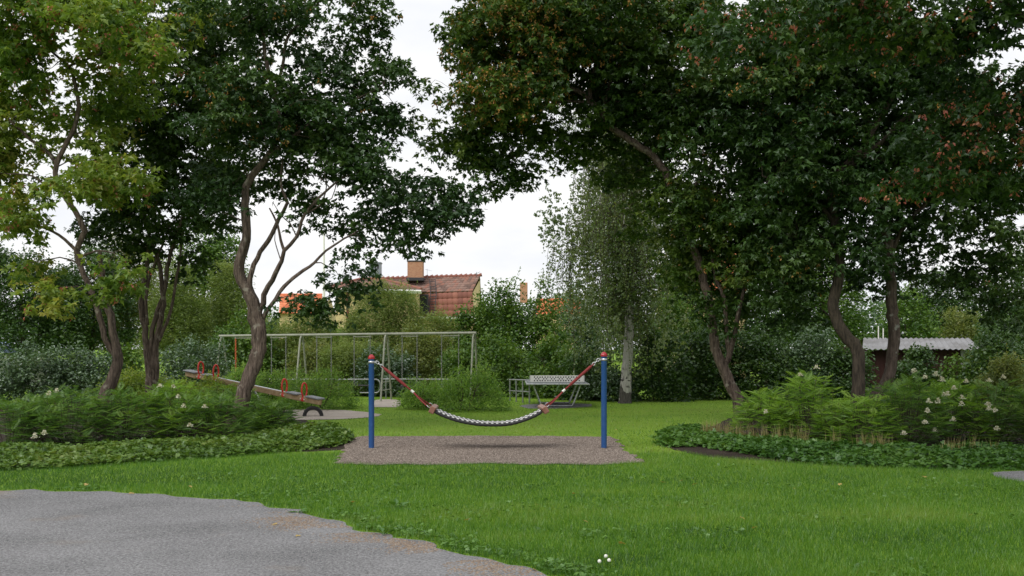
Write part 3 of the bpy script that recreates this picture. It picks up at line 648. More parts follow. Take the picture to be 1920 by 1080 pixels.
# wing with hipped roof
w0, w1 = P(624, 540, 62), P(784, 546.5, 62.6); zc = w0[2]; wy = 62.; cx_ = P(652, HZ, 62)[0]
mb = MB(); poly(mb, [(w0[0] + .1, wy + .4, 0), (cx_, wy, 0), (cx_, wy, zc), (w0[0] + .1, wy + .4, zc)])
poly(mb, [(cx_, wy, 0), (w1[0] - .1, wy + .5, 0), (w1[0] - .1, wy + .5, zc), (cx_, wy, zc)])
poly(mb, [(w1[0] - .1, wy + .5, 0), (w1[0] - .1, 66, 0), (w1[0] - .1, 66, zc), (w1[0] - .1, wy + .5, zc)])
poly(mb, [(w0[0] + .1, 66, 0), (w0[0] + .1, wy + .4, 0), (w0[0] + .1, wy + .4, zc), (w0[0] + .1, 66, zc)])
mb.build('wing_wall', M['plaster'], house)
ap = P(712, 524.5, 65.2); ap0 = P(676, 524.8, 65.2); w0o = np.array([w0[0] - .3, wy - .35, zc - .02]); w1o = np.array([w1[0] + .25, wy - .1, zc - .12])
mb = MB(); tiles(mb, w0o, w1o, ap + [.05, 0, 0], ap0, amp=.03); tiles(mb, w1o, np.array([w1o[0] - .1, 66, zc + .1]), ap + [.1, .2, 0], ap); tiles(mb, np.array([w0o[0], 68, zc]), w0o, ap0, ap0 + [0, .3, 0])
wr = mb.build('wing_roof', M['tile'], house)
mb = MB()
for p_, q_ in ((w0o, ap0), (w1o, ap), (ap0, ap)): tube(mb, [p_ + [0, 0, .06], q_ + [0, 0, .06]], .09, 8)
mb.build('hip_tile', M['tile_low'], wr)
mb = MB(); tube(mb, [w0o - [0, .03, .07], w1o - [0, .03, .07]], .07, 8); rbox(mb, (w0o + w1o) / 2 - [0, -.15, .16], (np.linalg.norm(w1o - w0o), .3, .1), frame(w1o - w0o), bev=.01); mb.build('gutter', M['whitewood'], house)
M['downpipe'] = mat('brown_pipe', (.16, .06, .035), .6)
mb = MB(); tube(mb, [(cx_, wy - .08, 0), (cx_, wy - .08, zc - .1)], .075, 8); mb.build('downpipe', M['downpipe'], house)
mb = MB(); q = P(795, 571, 65); rbox(mb, q, (.55, .5, 1.25), bev=.02); wf = mb.build('window', M['darkmetal'], house); mb = MB(); rbox(mb, q - [0, .26, 0], (.38, .02, 1.0), bev=0); mb.build('pane', M['darkpane'], wf)
c = P(779.5, 508, 67.2); mb = MB(); rbox(mb, c, (.98, .9, 1.15), bev=.02); ch = mb.build('brick_chimney', M['brick'], house)
mb = MB(); rbox(mb, c + [0, 0, .60], (1.06, .98, .09), bev=.02); mb.build('chimney_cap', M['darkmetal'], ch); mb = MB(); rbox(mb, c - [0, .02, .56], (1.12, 1.02, .22), bev=.03); mb.build('chimney_flashing', M['darkmetal'], ch)
c = P(704, 508, 66.4); mb = MB(); rbox(mb, c - [0, 0, .15], (.72, .72, 1.25), bev=.02); rbox(mb, c + [0, 0, .50], (.80, .80, .09), bev=.02); ch = mb.build('sheet_chimney', M['sheet'], house)
mb = MB(); rbox(mb, c + [.2, -.37, .25], (.12, .02, .28), bev=0); mb.build('vent', M['darkmetal'], ch)
mb = MB(); la0, la1 = P(809, 591, 64.85), P(813, 551, 65.8); la2 = P(811, 524, 67.2)
for o_ in (-.18, .18):
    tube(mb, [la0 + [o_, -.12, 0], la1 + [o_, -.15, 0], la2 + [o_, -.15, 0]], .025, 6)
for i in range(9):
    q = la0 + (la1 - la0) * i / 8; tube(mb, [q + [-.18, -.13, 0], q + [.18, -.13, 0]], .02, 6)
for i in range(1, 6):
    q = la1 + (la2 - la1) * i / 6; tube(mb, [q + [-.18, -.15, 0], q + [.18, -.15, 0]], .02, 6)
mb.build('roof_ladder', M['darkmetal'], house)
mb = MB(); q = P(893, 517, 67.9); tube(mb, [q, q + [.02, 0, .25]], .02, 6); tube(mb, [q + [-.1, 0, .1], q + [.25, 0, .26]], .015, 6); mb.build('antenna', M['sheet'], house); mb = MB()
q = P(801, 522, 67.2); tube(mb, [q, q + [0, 0, .62]], .012, 6); tube(mb, [q + [-.12, 0, .58], q + [.3, 0, .48]], .008, 5); mb.build('antenna', M['sheet'], house)
def gable(name, label, px0, px1, ye, yr, d, m, wm, rise=3.2, chim=None):
    a, b = P(px0, ye, d), P(px1, ye, d); r0, r1 = P(px0 + 2, yr, d + rise), P(px1 - 2, yr, d + rise); t = thing(name, label, 'house', (a + b) / 2 * [1, 1, 0])
    mb = MB(); tiles(mb, a, b, r1, r0, tw=.28, th=.36, amp=.04); tiles(mb, b + [0, 2 * rise, 0], a + [0, 2 * rise, 0], r0, r1, tw=.6, th=.6); rf = mb.build('roof', m, t)
    mb = MB(); y0, y1 = d + .25, d + 2 * rise - .25
    poly(mb, [(a[0], y0, 0), (b[0], y0, 0), (b[0], y0, a[2] + .1), (a[0], y0, a[2] + .1)])
    for x in (a[0] + .1, b[0] - .1): poly(mb, [(x, y0, 0), (x, y1, 0), (x, y1, a[2]), (x, d + rise, r0[2] - .1), (x, y0, a[2])])
    mb.build('wall', wm, t)
    mb = MB(); tube(mb, [r0 + [0, 0, .05], r1 + [0, 0, .05]], .1, 8)
    mb.build('ridge_tile', m, rf)
    for e, r_ in ((a, r0), (b, r1)): mb = MB(); rbox(mb, (e + r_) / 2 - [0, 0, .1], (np.linalg.norm(r_ - e), .05, .22), frame(r_ - e), bev=0); mb.build('verge_board', M['whitewood'], t)
    if chim:
        c = P(chim[0], chim[1], d + rise); mb = MB(); rbox(mb, c, (.6, .6, chim[2]), bev=.02); k = mb.build('chimney', M['brick'], rf)
        mb = MB(); lathe(mb, [(.2, chim[2] / 2), (.22, chim[2] / 2 + .35), (.32, chim[2] / 2 + .36), (.3, chim[2] / 2 + .45), (.01, chim[2] / 2 + .5)], c, 10); mb.build('cowl', M['darkmetal'], k)
gable('house', 'house with a bright orange tiled roof seen left of the flagpole', 523, 606, 588, 554, 74, M['tile_orange'], M['plaster'], 3.2)
gable('house', 'house behind the tall green shrubs with a brick chimney under a black cowl', 1005, 1090, 590, 563, 80, M['tile_orange'], M['plaster'], 3.0, (982, 549, 1.6))
gable('house', 'yellow house with a salmon tiled roof glimpsed through the leaning maple', 1266, 1400, 545, 468, 48, M['tile_orange'], M['plaster'], 3.5)
t = thing('flagpole', 'slender white flagpole rising beside the orange tiled roof', 'flagpole', P(607.5, HZ, 60) * [1, 1, 0]); b = P(607.5, HZ, 60) * [1, 1, 0]
mb = MB(); tube(mb, [b, P(607.5, 440, 60)], [.10, .05], 12); mb.build('pole', M['white'], t); mb = MB(); lathe(mb, [(.01, -.1), (.1, 0), (.01, .1)], P(607.5, 438, 60), 10); mb.build('finial', M['white'], t)
# shed
M['redboard_shaded'] = mat('falu_red_boards_shaded', (.032, .009, .008), .85, noise=(3, (.03, .007, .006), .4, .7))  # red boards darkened in colour for the shade they stand in
M['corr'] = mat('corrugated_sheet', (.25, .25, .26), .6, .1, noise=(1.5, (.17, .165, .165), .42, .62))
def shed(px0, px1, ye, yr, d, rise, label, rm, wm, cover):
    a, b = P(px0, ye, d), P(px1, ye, d); r0, r1 = P(px0 + 2, yr, d + rise), P(px1 - 22, yr, d + rise); t = thing('garden_shed', label, 'shed', (a + b) / 2 * [1, 1, 0])
    mb = MB(); n = int(np.linalg.norm(b - a) / .045); u = np.linspace(0, 1, n + 1)[:, None]; wv = .022 * np.sin(np.arange(n + 1) * math.pi / 2)[:, None] * np.array([0, -.3, 1])
    lo = a * (1 - u) + b * u + wv; hi = r0 * (1 - u) + r1 * u + wv; i = np.arange(n)
    mb.add(np.vstack([lo, hi]), np.stack([i, i + 1, n + 2 + i, n + 1 + i], 1)); bk = r0 * (1 - u) + r1 * u + wv; b2 = bk + [0, rise, -(r0[2] - a[2])]
    mb.add(np.vstack([bk, b2]), np.stack([i, i + 1, n + 2 + i, n + 1 + i], 1)); mb.build('roof', rm, t)
    mb = MB(); x0, x1 = a[0] + .25, b[0] - .5; y0, y1 = d + .35, d + 2 * rise - .3; nb = int((x1 - x0) / .14)
    for i in range(nb): rbox(mb, (x0 + (i + .5) * (x1 - x0) / nb, y0 + (.012 if i % 2 else 0), (a[2] - .02) / 2), ((x1 - x0) / nb * .97, .03, a[2] - .02), bev=.003)
    for x in (x0, x1): poly(mb, [(x, y0, 0), (x, y1, 0), (x, y1, a[2]), (x, d + rise, r0[2] - .05), (x, y0, a[2])])
    mb.build('wall', wm, t)
    mb = MB(); rbox(mb, (x1 + .03, y0 - .03, a[2] / 2), (.14, .06, a[2] - .06), bev=.005); mb.build('corner_board', M['corr'], t)
shed(1617, 1841, 655, 634, 33, 1.6, 'shaded red board shed with a grey corrugated roof behind the white flowering bushes', M['corr'], M['redboard_shaded'], 0)
M['bluesheet'] = mat('pale_blue_sheet', (.36, .50, .68), .5, noise=(1.2, (.30, .44, .62), .4, .7))
shed(-190, 34, 662, 637, 38, 2.2, 'small outbuilding with a pale blue sloping roof peeking over dark glossy shrubs', M['bluesheet'], M['whitewood'], 0)
for px, lb in ((1647, 'thin white pole standing behind the shed roof, the taller one'), (1656, 'thin white pole beside the taller one behind the shed roof')):
    b = P(px, HZ, 36) * [1, 1, 0]; mb = MB(); tube(mb, [b, P(px, 614 if px < 1650 else 618, 36)], .02, 8); lathe(mb, [(.02, 0), (.025, .02), (.001, .05)], P(px, 614 if px < 1650 else 618, 36), 8)
    tag(mb.build('white_pole', M['white']), lb, 'pole')
# ------------------------------------------------------------------ maples
M['maple'] = leafmat('maple_leaf', [(.018, .046, .008), (.038, .080, .012), (.075, .135, .018), (.13, .18, .028)], trans=.25, gloss=.03)
M['maple_light'] = leafmat('maple_leaf_sunlit_yellow', [(.075, .155, .022), (.15, .245, .035), (.24, .32, .055), (.38, .35, .09)], trans=.45, gloss=.03)  # yellow-green tint, brightened in colour to stand for sun on the crown
M['maple_dark'] = leafmat('maple_leaf_dark', [(.018, .048, .012), (.030, .070, .014), (.052, .105, .02), (.09, .145, .03)], trans=.22, gloss=.035)
M['seed_red'] = leafmat('seed_red', [(.32, .085, .065), (.42, .14, .10), (.42, .21, .10)], trans=.25, gloss=.03)
M['seed_tan'] = leafmat('seed_tan', [(.30, .13, .035), (.38, .20, .05), (.34, .24, .06)], trans=.25, gloss=.03)
def L(d, *pts):
    """photo points (px, py[, depth offset], radius in m) to a limb"""
    p = np.array([P(q[0], q[1], d + (q[2] if len(q) > 3 else 0)) for q in pts]); return p, np.array([q[-1] for q in pts])
def maple(label, d, limbs, ells, lm, sm, bm_, per=130, size=.088, sig=.27, k=3.0, flute=.10, rmax=.035):
    base = L(d, *limbs[0])[0][0] * [1, 1, 0]
    t = thing('maple_tree', label, 'tree', base); T = Tree()
    for i, l in enumerate(limbs):
        p, r = L(d, *l)
        if i == 0:
            p = np.vstack([p[0] * [1, 1, 0] - [0, 0, .1], p]); r = np.concatenate([[r[0] * 1.5], r])
        T.limb(p, r * .92, flute=flute if r.max() > .06 else .05, sides=16 if r.max() > .08 else 8)
    C, sd = crown_pts(ells, d, k); T.branch_to(C, rmax)
    T.mb.build('trunk', bm_, t)
    mb = MB(); crown_leaves(mb, C, sd, per, size, sig); mb.build('crown', [lm, sm], t)
    return t
# px, py, rx, ry, depth offset, depth radius, density, seeds
maple('yellow green maple with curved grey trunk and drooping lower sprays at the left edge', 20,
      [[(188, 775, .16), (195, 745, .145), (213, 707, .135), (221, 668, .125), (217, 648, .10), (213, 625, .095), (205, 590, .09), (197, 560, .085), (192, 520, .06), (186, 470, .04)],
       [(219, 668, .08), (207, 655, .078), (198, 632, .075), (187, 594, .072), (175, 558, .07), (163, 529, .068), (151, 500, .066), (143, 470, .065), (158, 432, .068), (140, 395, .062), (110, 350, .06), (107, 307, .058), (133, 253, .052), (147, 200, .048), (138, 147, .042), (129, 124, .036), (93, 93, .03), (60, 50, .02), (30, 0, .012)],
       [(129, 124, .03), (160, 112, .026), (187, 102, .022), (240, 80, .018), (300, 40, .01)],
       [(109, 312, .045), (89, 284, .04), (58, 262, .034), (0, 213, .026), (-60, 190, .014)],
       [(143, 470, .04), (110, 440, .03), (60, 420, .02), (10, 410, .012)],
       [(155, 480, -.2, .03), (185, 470, -.6, .022), (215, 475, -1., .012)],
       [(92, 355, .03), (60, 330, .02), (0, 325, .014)]],
      [(110, 25, 240, 75, -.5, 1.6, 1.1, 1), (260, 60, 110, 55, -1.2, 1.0, 1.3, 1), (20, 90, 90, 60, -.5, 1.2, 1.1, .8), (-100, 150, 120, 140, 0, 1.6, .8, .4), (60, 185, 60, 45, .3, 1.1, .9, .2), (195, 225, 55, 40, .4, .9, 1.0, .1), (185, 280, 45, 30, .2, .7, .9, .1), (20, 240, 50, 30, .3, .8, .8, .1), (230, 175, 80, 45, .8, 1.0, .9, .1), (40, 395, 75, 60, -.6, 1.0, 1.0, .6), (170, 345, 75, 55, -.8, .9, 1.1, .5), (235, 320, 60, 50, -.8, .8, 1.0, .5),
       (210, 490, 42, 45, -1.2, .5, 1.5, 1), (195, 540, 42, 20, -1.2, .4, 1.2, .6), (112, 560, 35, 24, -1.0, .4, 1.3, 1.3), (70, 500, 60, 25, .5, .6, .6, .1), (-60, 330, 110, 100, .4, 1.4, .8, .2), (130, -70, 260, 80, 0, 2, .6, .1), (90, 250, 180, 230, .8, 1.2, .16, 0), (-20, 270, 70, 30, .2, .8, .7, 0)],
      M['maple_light'], M['seed_red'], M['bark'], per=92, size=.122, k=2.35)
maple('slender maple with several thin stems rising from one base, left of the twisted trunk', 23,
      [[(283, 745, .17), (284, 712, .15), (281, 690, .12), (276, 660, .085), (270, 606, .072), (264, 564, .064), (272, 520, .055), (276, 490, .045), (282, 430, .035), (300, 350, .025), (310, 260, .015)],
       [(286, 705, .08), (284, 633, .07), (296, 582, .064), (308, 547, .06), (314, 500, .054), (329, 446, .046), (350, 380, .035), (370, 280, .025), (380, 180, .014)],
       [(290, 712, .1), (294, 640, .08), (304, 585, .07), (306, 560, .055), (300, 500, .05), (285, 460, .04), (268, 400, .03), (250, 330, .018)],
       [(297, 640, .05), (318, 590, .042), (328, 540, .038), (338, 480, .032), (345, 430, .024), (380, 390, .014)],
       [(276, 610, .05), (273, 560, .044), (280, 520, .04), (300, 470, .03), (320, 420, .02)],
       [(264, 566, .035), (250, 545, .026), (238, 530, .014)]],
      [(300, 350, 120, 100, 0, 1.6, 1.0, .05), (270, 215, 120, 70, 0, 1.6, .9, .05), (380, 150, 130, 110, .3, 1.6, 1.0, .05), (300, 450, 80, 35, .2, 1.1, 1.0, 0), (390, 420, 60, 35, .5, 1.1, .7, 0), (400, 300, 80, 90, 0, 1.2, 1.0, 0), (400, 30, 110, 70, .4, 1.5, .9, .1), (340, 500, 60, 30, .2, .7, .8, 0), (240, 470, 60, 35, .4, .9, .8, 0), (200, 420, 60, 50, .8, 1.0, .8, 0), (320, 260, 190, 200, .8, 1.4, .25, 0)],
      M['maple'], M['seed_tan'], M['bark'], per=92, size=.110, k=2.4)
maple('dark crowned maple with a thick twisted forking trunk standing just left of the see-saw seats', 19.4,
      [[(432, 812, .21), (445, 775, .18), (453, 751, .165), (465, 715, .160), (484, 668, .165), (487, 630, .165), (481, 595, .155), (474, 565, .13), (461, 540, .125), (448, 508, .12), (450, 480, .115), (461, 446, .105), (459, 387, .10), (460, 350, .095), (480, 318, .085), (502, 293, .075), (525, 240, .06), (515, 180, .05), (498, 110, .042), (494, 60, .035), (490, 0, .025)],
       [(478, 590, .08), (468, 545, .068), (473, 508, .06), (488, 473, .055), (510, 440, .05), (522, 410, .045), (538, 380, .04), (527, 345, .03), (530, 300, .02)],
       [(482, 605, .08), (491, 568, .066), (510, 525, .058), (527, 490, .054), (533, 470, .05), (556, 444, .046), (573, 400, .04), (618, 352, .03), (650, 330, .022), (690, 320, .014)],
       [(484, 610, .07), (508, 572, .055), (533, 538, .048), (560, 514, .042), (590, 493, .036), (612, 470, .03), (660, 440, .024), (720, 410, .018), (790, 390, .010)],
       [(533, 471, .035), (526, 450, .03), (520, 420, .024), (505, 390, .016)],
       [(502, 293, .05), (545, 260, .04), (600, 220, .03), (660, 190, .02), (720, 160, .012)],
       [(515, 180, .036), (530, 120, .034), (540, 70, .032), (575, 30, .026), (620, -20, .02)],
       [(573, 400, .02), (600, 385, .016), (612, 350, .012), (605, 310, .008)],
       [(556, 444, .014), (545, 420, .012), (528, 405, .010), (512, 380, .006)], [(618, 352, .014), (600, 332, .011), (575, 330, .009), (548, 350, .006)], [(590, 385, .013), (622, 372, .011), (632, 342, .008), (652, 322, .005)],
       [(502, 293, .014), (490, 230, .012), (470, 215, .009), (452, 190, .006)], [(478, 232, .010), (500, 205, .008), (512, 200, .005)], [(527, 490, .013), (515, 450, .010), (518, 428, .006)]],
      [(560, 15, 160, 45, 0, 1.6, .75, .15), (470, 190, 110, 80, 0, 1.5, 1.0, .25), (590, 190, 105, 85, .2, 1.5, 1.15, .1), (685, 40, 42, 65, .3, .8, 1.1, .1), (690, 140, 60, 50, .2, .7, .85, 0), (735, 130, 35, 45, .2, .5, .7, 0), (640, 300, 95, 50, 0, 1.2, 1.1, 0), (730, 200, 22, 50, 0, .4, .6, 0), (740, 325, 75, 38, -.3, .9, 1.2, 0), (785, 385, 85, 55, -.5, .9, 1.3, 0), (700, 395, 55, 40, -.2, .7, 1.0, 0), (840, 360, 38, 35, -.5, .6, 1.2, 0), (800, 445, 50, 28, -.5, .5, 1.2, 0), (850, 395, 28, 25, -.5, .4, 1.1, 0), (620, 400, 70, 45, .4, .9, .8, 0), (690, 455, 55, 28, 0, .6, 1.1, 0), (560, 562, 36, 9, -.2, .4, .7, 0), (675, 548, 22, 18, -.3, .3, 1.0, 0), (600, 575, 25, 8, -.2, .3, .7, 0), (650, 512, 30, 16, -.3, .4, .9, 0), (400, 360, 60, 80, .4, 1.1, .9, 0), (450, 40, 80, 60, 0, 1.2, 1, .1), (520, 340, 70, 40, .8, .9, .7, 0), (560, 190, 190, 170, .4, 1.2, .2, 0)],
      M['maple_dark'], M['seed_tan'], M['bark'], per=110, size=.098, k=3.4, flute=.15)
maple('leaning maple whose trunk bends left over the lawn right of the hammock', 21.5,
      [[(1384, 800, .15), (1385, 760, .145), (1368, 719, .145), (1353, 684, .14), (1341, 652, .125), (1335, 610, .12), (1329, 569, .115), (1320, 530, .11), (1300, 460, .105), (1268, 380, .095), (1240, 311, .09), (1190, 268, .088), (1142, 236, .082), (1116, 200, .075), (1098, 178, .066), (1070, 165, .055), (1040, 152, .045), (980, 120, .03), (920, 90, .018)],
       [(1352, 690, .09), (1364, 676, .075), (1372, 648, .068), (1380, 613, .06), (1388, 572, .05), (1400, 520, .04), (1420, 450, .028), (1430, 380, .016)],
       [(1368, 672, .06), (1362, 628, .056), (1358, 560, .05), (1344, 524, .046), (1335, 470, .038), (1340, 400, .026), (1350, 330, .014)],
       [(1108, 190, .05), (1106, 156, .045), (1120, 116, .04), (1142, 90, .03), (1170, 40, .02), (1180, -10, .012)],
       [(1128, 218, .055), (1133, 195, .048), (1147, 147, .042), (1172, 110, .032), (1210, 60, .02)],
       [(1110, 192, .04), (1060, 190, .03), (1000, 205, .024), (940, 220, .012)],
       [(1122, 112, .024), (1090, 98, .022), (1075, 100, .016)],
       [(1268, 380, .06), (1310, 340, .05), (1350, 280, .04), (1370, 200, .02)]],
      [(990, 60, 160, 75, -.6, 1.8, 1.25, 2.2), (960, 170, 120, 60, -.8, 1.5, 1.3, 2.4), (880, 60, 40, 60, -.3, 1.0, 1.2, .3), (890, 245, 75, 50, -.3, 1.1, 1.35, .1), (940, 305, 62, 35, -.2, .9, 1.3, 0), (950, 325, 48, 25, -.2, .7, 1.2, 0), (870, 240, 60, 30, -.3, .8, 1.2, 0), (980, 235, 55, 60, .2, 1.0, 1.0, .1), (1130, 50, 170, 80, -.2, 1.8, 1.2, .4), (1180, 170, 120, 80, .4, 1.6, 1.0, .1), (1070, 270, 60, 45, .6, .9, 1.0, 0), (1290, 200, 110, 110, .2, 1.7, 1.1, .2), (1180, 320, 70, 60, 1.0, 1.0, .8, 0), (1330, 390, 95, 70, -.2, 1.4, 1.2, .15), (1350, 490, 60, 50, 0, 1.0, 1.1, .3), (1270, 480, 45, 60, .4, .8, .9, 0), (1320, 590, 35, 40, -.3, .5, .7, 0), (1440, 430, 90, 80, .4, 1.5, 1.1, .1), (1000, -60, 200, 60, 0, 2, .8, 0), (1060, 130, 260, 150, .3, 1.5, .35, .1), (1350, 350, 160, 220, .8, 1.4, .3, 0), (1390, 560, 60, 50, .6, .8, .6, 0), (1310, 40, 100, 65, .2, 1.5, 1.0, .3)],
      M['maple'], M['seed_tan'], M['bark'], per=100, size=.105, k=3.5)
maple('maple with an S curved trunk rising from the flowering shrubs, left of the pair', 19.5,
      [[(1612, 790, .16), (1610, 735, .145), (1607, 693, .14), (1609, 661, .14), (1590, 634, .135), (1570, 604, .125), (1561, 569, .12), (1571, 533, .115), (1575, 480, .105), (1565, 410, .10), (1556, 347, .095), (1580, 316, .09), (1618, 280, .075), (1644, 231, .065), (1676, 178, .055), (1720, 110, .04), (1740, 30, .025)],
       [(1580, 316, .075), (1605, 304, .07), (1658, 262, .065), (1689, 227, .058), (1738, 204, .05), (1800, 180, .035), (1860, 120, .02)],
       [(1556, 347, .055), (1520, 290, .045), (1470, 250, .035), (1425, 190, .03), (1420, 140, .022), (1400, 60, .012)],
       [(1566, 420, .05), (1530, 380, .04), (1480, 350, .03), (1430, 330, .016)],
       [(1572, 470, .04), (1540, 440, .03), (1500, 440, .018)]],
      [(1470, 110, 150, 90, 0, 1.7, 1.15, .35), (1560, 230, 120, 80, .4, 1.6, 1.0, .1), (1450, 260, 110, 80, .2, 1.5, 1.1, .1), (1520, 360, 120, 70, 0, 1.5, 1.15, .15), (1500, 460, 100, 60, .2, 1.3, 1.15, .1), (1620, 440, 70, 50, -.3, 1.0, 1.1, 0), (1700, 140, 120, 90, .4, 1.6, 1.0, .2), (1700, 300, 80, 60, .6, 1.2, 1.0, 0), (1550, 20, 180, 60, 0, 1.8, .9, .2), (1440, 540, 70, 35, .8, 1.0, .9, 0), (1540, 280, 260, 280, .8, 1.6, .35, 0), (1500, 590, 70, 35, 1.2, .9, .6, 0)],
      M['maple_dark'], M['seed_tan'], M['bark_dark'], per=95, size=.105, k=3.4)
maple('maple with a lichen spotted trunk standing right of the S curved trunk before the shed', 20.6,
      [[(1632, 790, .17), (1642, 745, .15), (1656, 728, .145), (1670, 687, .14), (1674, 628, .14), (1670, 554, .13), (1667, 480, .125), (1658, 430, .115), (1653, 378, .11), (1649, 302, .10), (1630, 240, .09), (1608, 170, .08), (1600, 110, .06), (1610, 20, .04)],
       [(1667, 480, .06), (1700, 420, .05), (1750, 370, .04), (1810, 340, .02)],
       [(1649, 310, .07), (1690, 250, .055), (1750, 180, .04), (1800, 90, .02)],
       [(1653, 380, .05), (1620, 340, .04), (1600, 300, .02)]],
      [(1640, 330, 90, 80, .5, 1.4, 1.0, 0), (1760, 330, 90, 60, .3, 1.4, 1.1, .1), (1700, 410, 70, 45, .2, 1.0, 1.0, 0), (1820, 440, 70, 40, .6, 1.1, .9, 0), (1880, 340, 90, 60, .4, 1.4, 1.0, .1), (1640, 80, 120, 90, .6, 1.6, .9, .1), (1800, 190, 100, 80, .6, 1.5, 1.0, .1), (1640, 510, 60, 40, .4, .9, .9, 0), (1860, 530, 70, 40, .8, 1.2, .9, .1), (1830, 490, 80, 30, 1.2, 1.2, .8, 0), (1720, 480, 50, 35, 1.0, .9, .8, 0), (1780, 300, 200, 220, 1.2, 1.5, .35, 0), (1900, 590, 50, 45, .4, .9, .8, .1), (1900, 430, 60, 25, .8, .9, .7, 0), (1760, 520, 60, 35, .8, 1.0, .6, 0)],
      M['maple_dark'], M['seed_red'], M['bark_lichen'], per=95, size=.105, k=3.2)
maple('overhanging maple with pink seed bunches reaching in from the right edge of the photo', 13.5,
      [[(2230, 860, .2), (2235, 800, .18), (2225, 700, .17), (2190, 560, .16), (2150, 400, .14), (2090, 250, .11), (2010, 120, .08), (1900, 20, .055), (1760, -50, .035), (1600, -60, .02)],
       [(2150, 400, .09), (2080, 320, .07), (1980, 260, .05), (1880, 220, .035), (1800, 210, .018)],
       [(2090, 250, .07), (2040, 160, .05), (1960, 100, .035), (1880, 80, .02)],
       [(2225, 500, .1), (2300, 300, .08), (2330, 100, .06), (2300, -100, .03)]],
      [(1800, 265, 130, 75, -.3, .9, 1.2, 1.0), (1880, 180, 110, 70, 0, 1.0, 1.0, .6), (1880, 330, 70, 40, 0, .7, 1.0, .6), (1700, 340, 40, 25, -.3, .4, .8, 1.2), (1800, 40, 140, 70, 0, 1.2, 1.0, .6), (1600, 30, 130, 60, -.2, 1.0, 1.0, 1.2), (1360, 50, 110, 55, -.2, .7, .9, 1.2), (1470, -20, 150, 40, 0, 1.0, .8, .6), (2050, 200, 140, 160, 0, 1.5, .8, .2), (2250, 100, 220, 220, 0, 2.2, .6, .1), (1900, -120, 350, 90, 0, 2.2, .6, 0), (2150, 380, 120, 70, 0, 1.2, .8, .1), (1750, -340, 420, 110, -3.2, 2.2, .55, 0), (2300, -250, 350, 140, -3.0, 2.4, .6, 0)],  # last two lobes: unseen overhead crown added to shade the right foreground
      M['maple_dark'], M['seed_red'], M['bark_dark'], per=100, size=.095, k=4.2, rmax=.025)
# ------------------------------------------------------------------ birch
M['birch_bark'] = barkmat('birch_bark', (.30, .29, .27), (.50, .48, .45), (.05, .045, .04), .56)
M['birch_base'] = barkmat('birch_base', (.03, .028, .025), (.12, .11, .10))
M['birch'] = leafmat('birch_leaf', [(.075, .13, .035), (.125, .19, .055), (.18, .245, .075), (.26, .30, .10)], trans=.40, gloss=.06)
bd = 29.0; bt = thing('birch_tree', 'weeping birch with a white trunk black at the foot beside the hammock post', 'tree', P(1171, HZ, bd) * [1, 1, 0]); T = Tree()
p, r = L(bd, (1171, 756, .17), (1174, 700, .145), (1178, 640, .135), (1181, 560, .12), (1184, 460, .10), (1190, 350, .075), (1195, 250, .05), (1190, 170, .02)); p[0, 2] = -.05
T.limb(p, r, flute=.03, sides=14)
for k in range(26):
    s = rng.uniform(.30, .97); j = T.N[0][int(s * (len(T.N[0]) - 1))]; az = rng.uniform(0, 6.28); ln = rng.uniform(1.2, 2.7) * (1.15 - .5 * s)
    e = np.array([math.cos(az), math.sin(az), 0]); T.limb(np.array([j, j + e * ln * .5 + [0, 0, .55], j + e * ln + [0, 0, .5], j + e * ln * 1.25 + [0, 0, .05]]), np.array([.035, .025, .014, .005]))
ends = np.concatenate(T.N[1:]); T.mb.build('trunk', M['birch_bark'], bt)
mb = MB(); tube(mb, [p[0], p[0] + [.01, 0, .12], P(1172, 728, bd), P(1173.5, 712, bd)], [.23, .19, .165, .150], 14, flute=.06); mb.build('trunk_foot', M['birch_base'], bt)
mb = MB(); tw = MB(); st = ends[rng.integers(0, len(ends), 1500)] + rng.normal(0, .28, (1500, 3))
LP = []; LA = []
for q in st:
    ln = min(.3 + rng.gamma(2., .42), q[2] - .7)
    if ln < .3: continue
    n = int(ln / .035); z = np.linspace(0, ln, n); sw = rng.normal(0, .10, 2)
    pth = np.stack([q[0] + sw[0] * z + .04 * np.sin(z * 3 + q[0]), q[1] + sw[1] * z, q[2] - z], 1); LP.append(pth + rng.normal(0, .05, pth.shape)); LA.append(np.clip(rng.normal(.45, .18) + rng.normal(0, .15, n), 0, 1))
    tube(tw, pth[::max(1, n // 5)], .005, 3, cap=False)
leaves(mb, np.vstack(LP), .062, KITE, wid=.8, droop=.7, tilt=.9, a=np.concatenate(LA))
C_, sd_ = crown_pts([(1120, 385, 85, 95, 0, 1.3, .8, 0), (1085, 445, 55, 60, 0, .9, .9, 0), (1180, 560, 105, 105, 0, 1.5, .75, 0), (1210, 330, 80, 90, 0, 1.3, .7, 0), (1110, 570, 60, 80, .2, 1.0, .7, 0), (1230, 450, 80, 80, .2, 1.2, .7, 0), (1060, 395, 32, 45, 0, .5, .7, 0)], bd, 1.7)
crown_leaves(mb, C_, sd_, 130, .062, .22, KITE, tilt=.9, droop=1.1, seeds=False, flat=1.7)
mb.build('crown', M['birch'], bt); tw.build('hanging_twigs', M['twig'], bt)['kind'] = 'stuff'
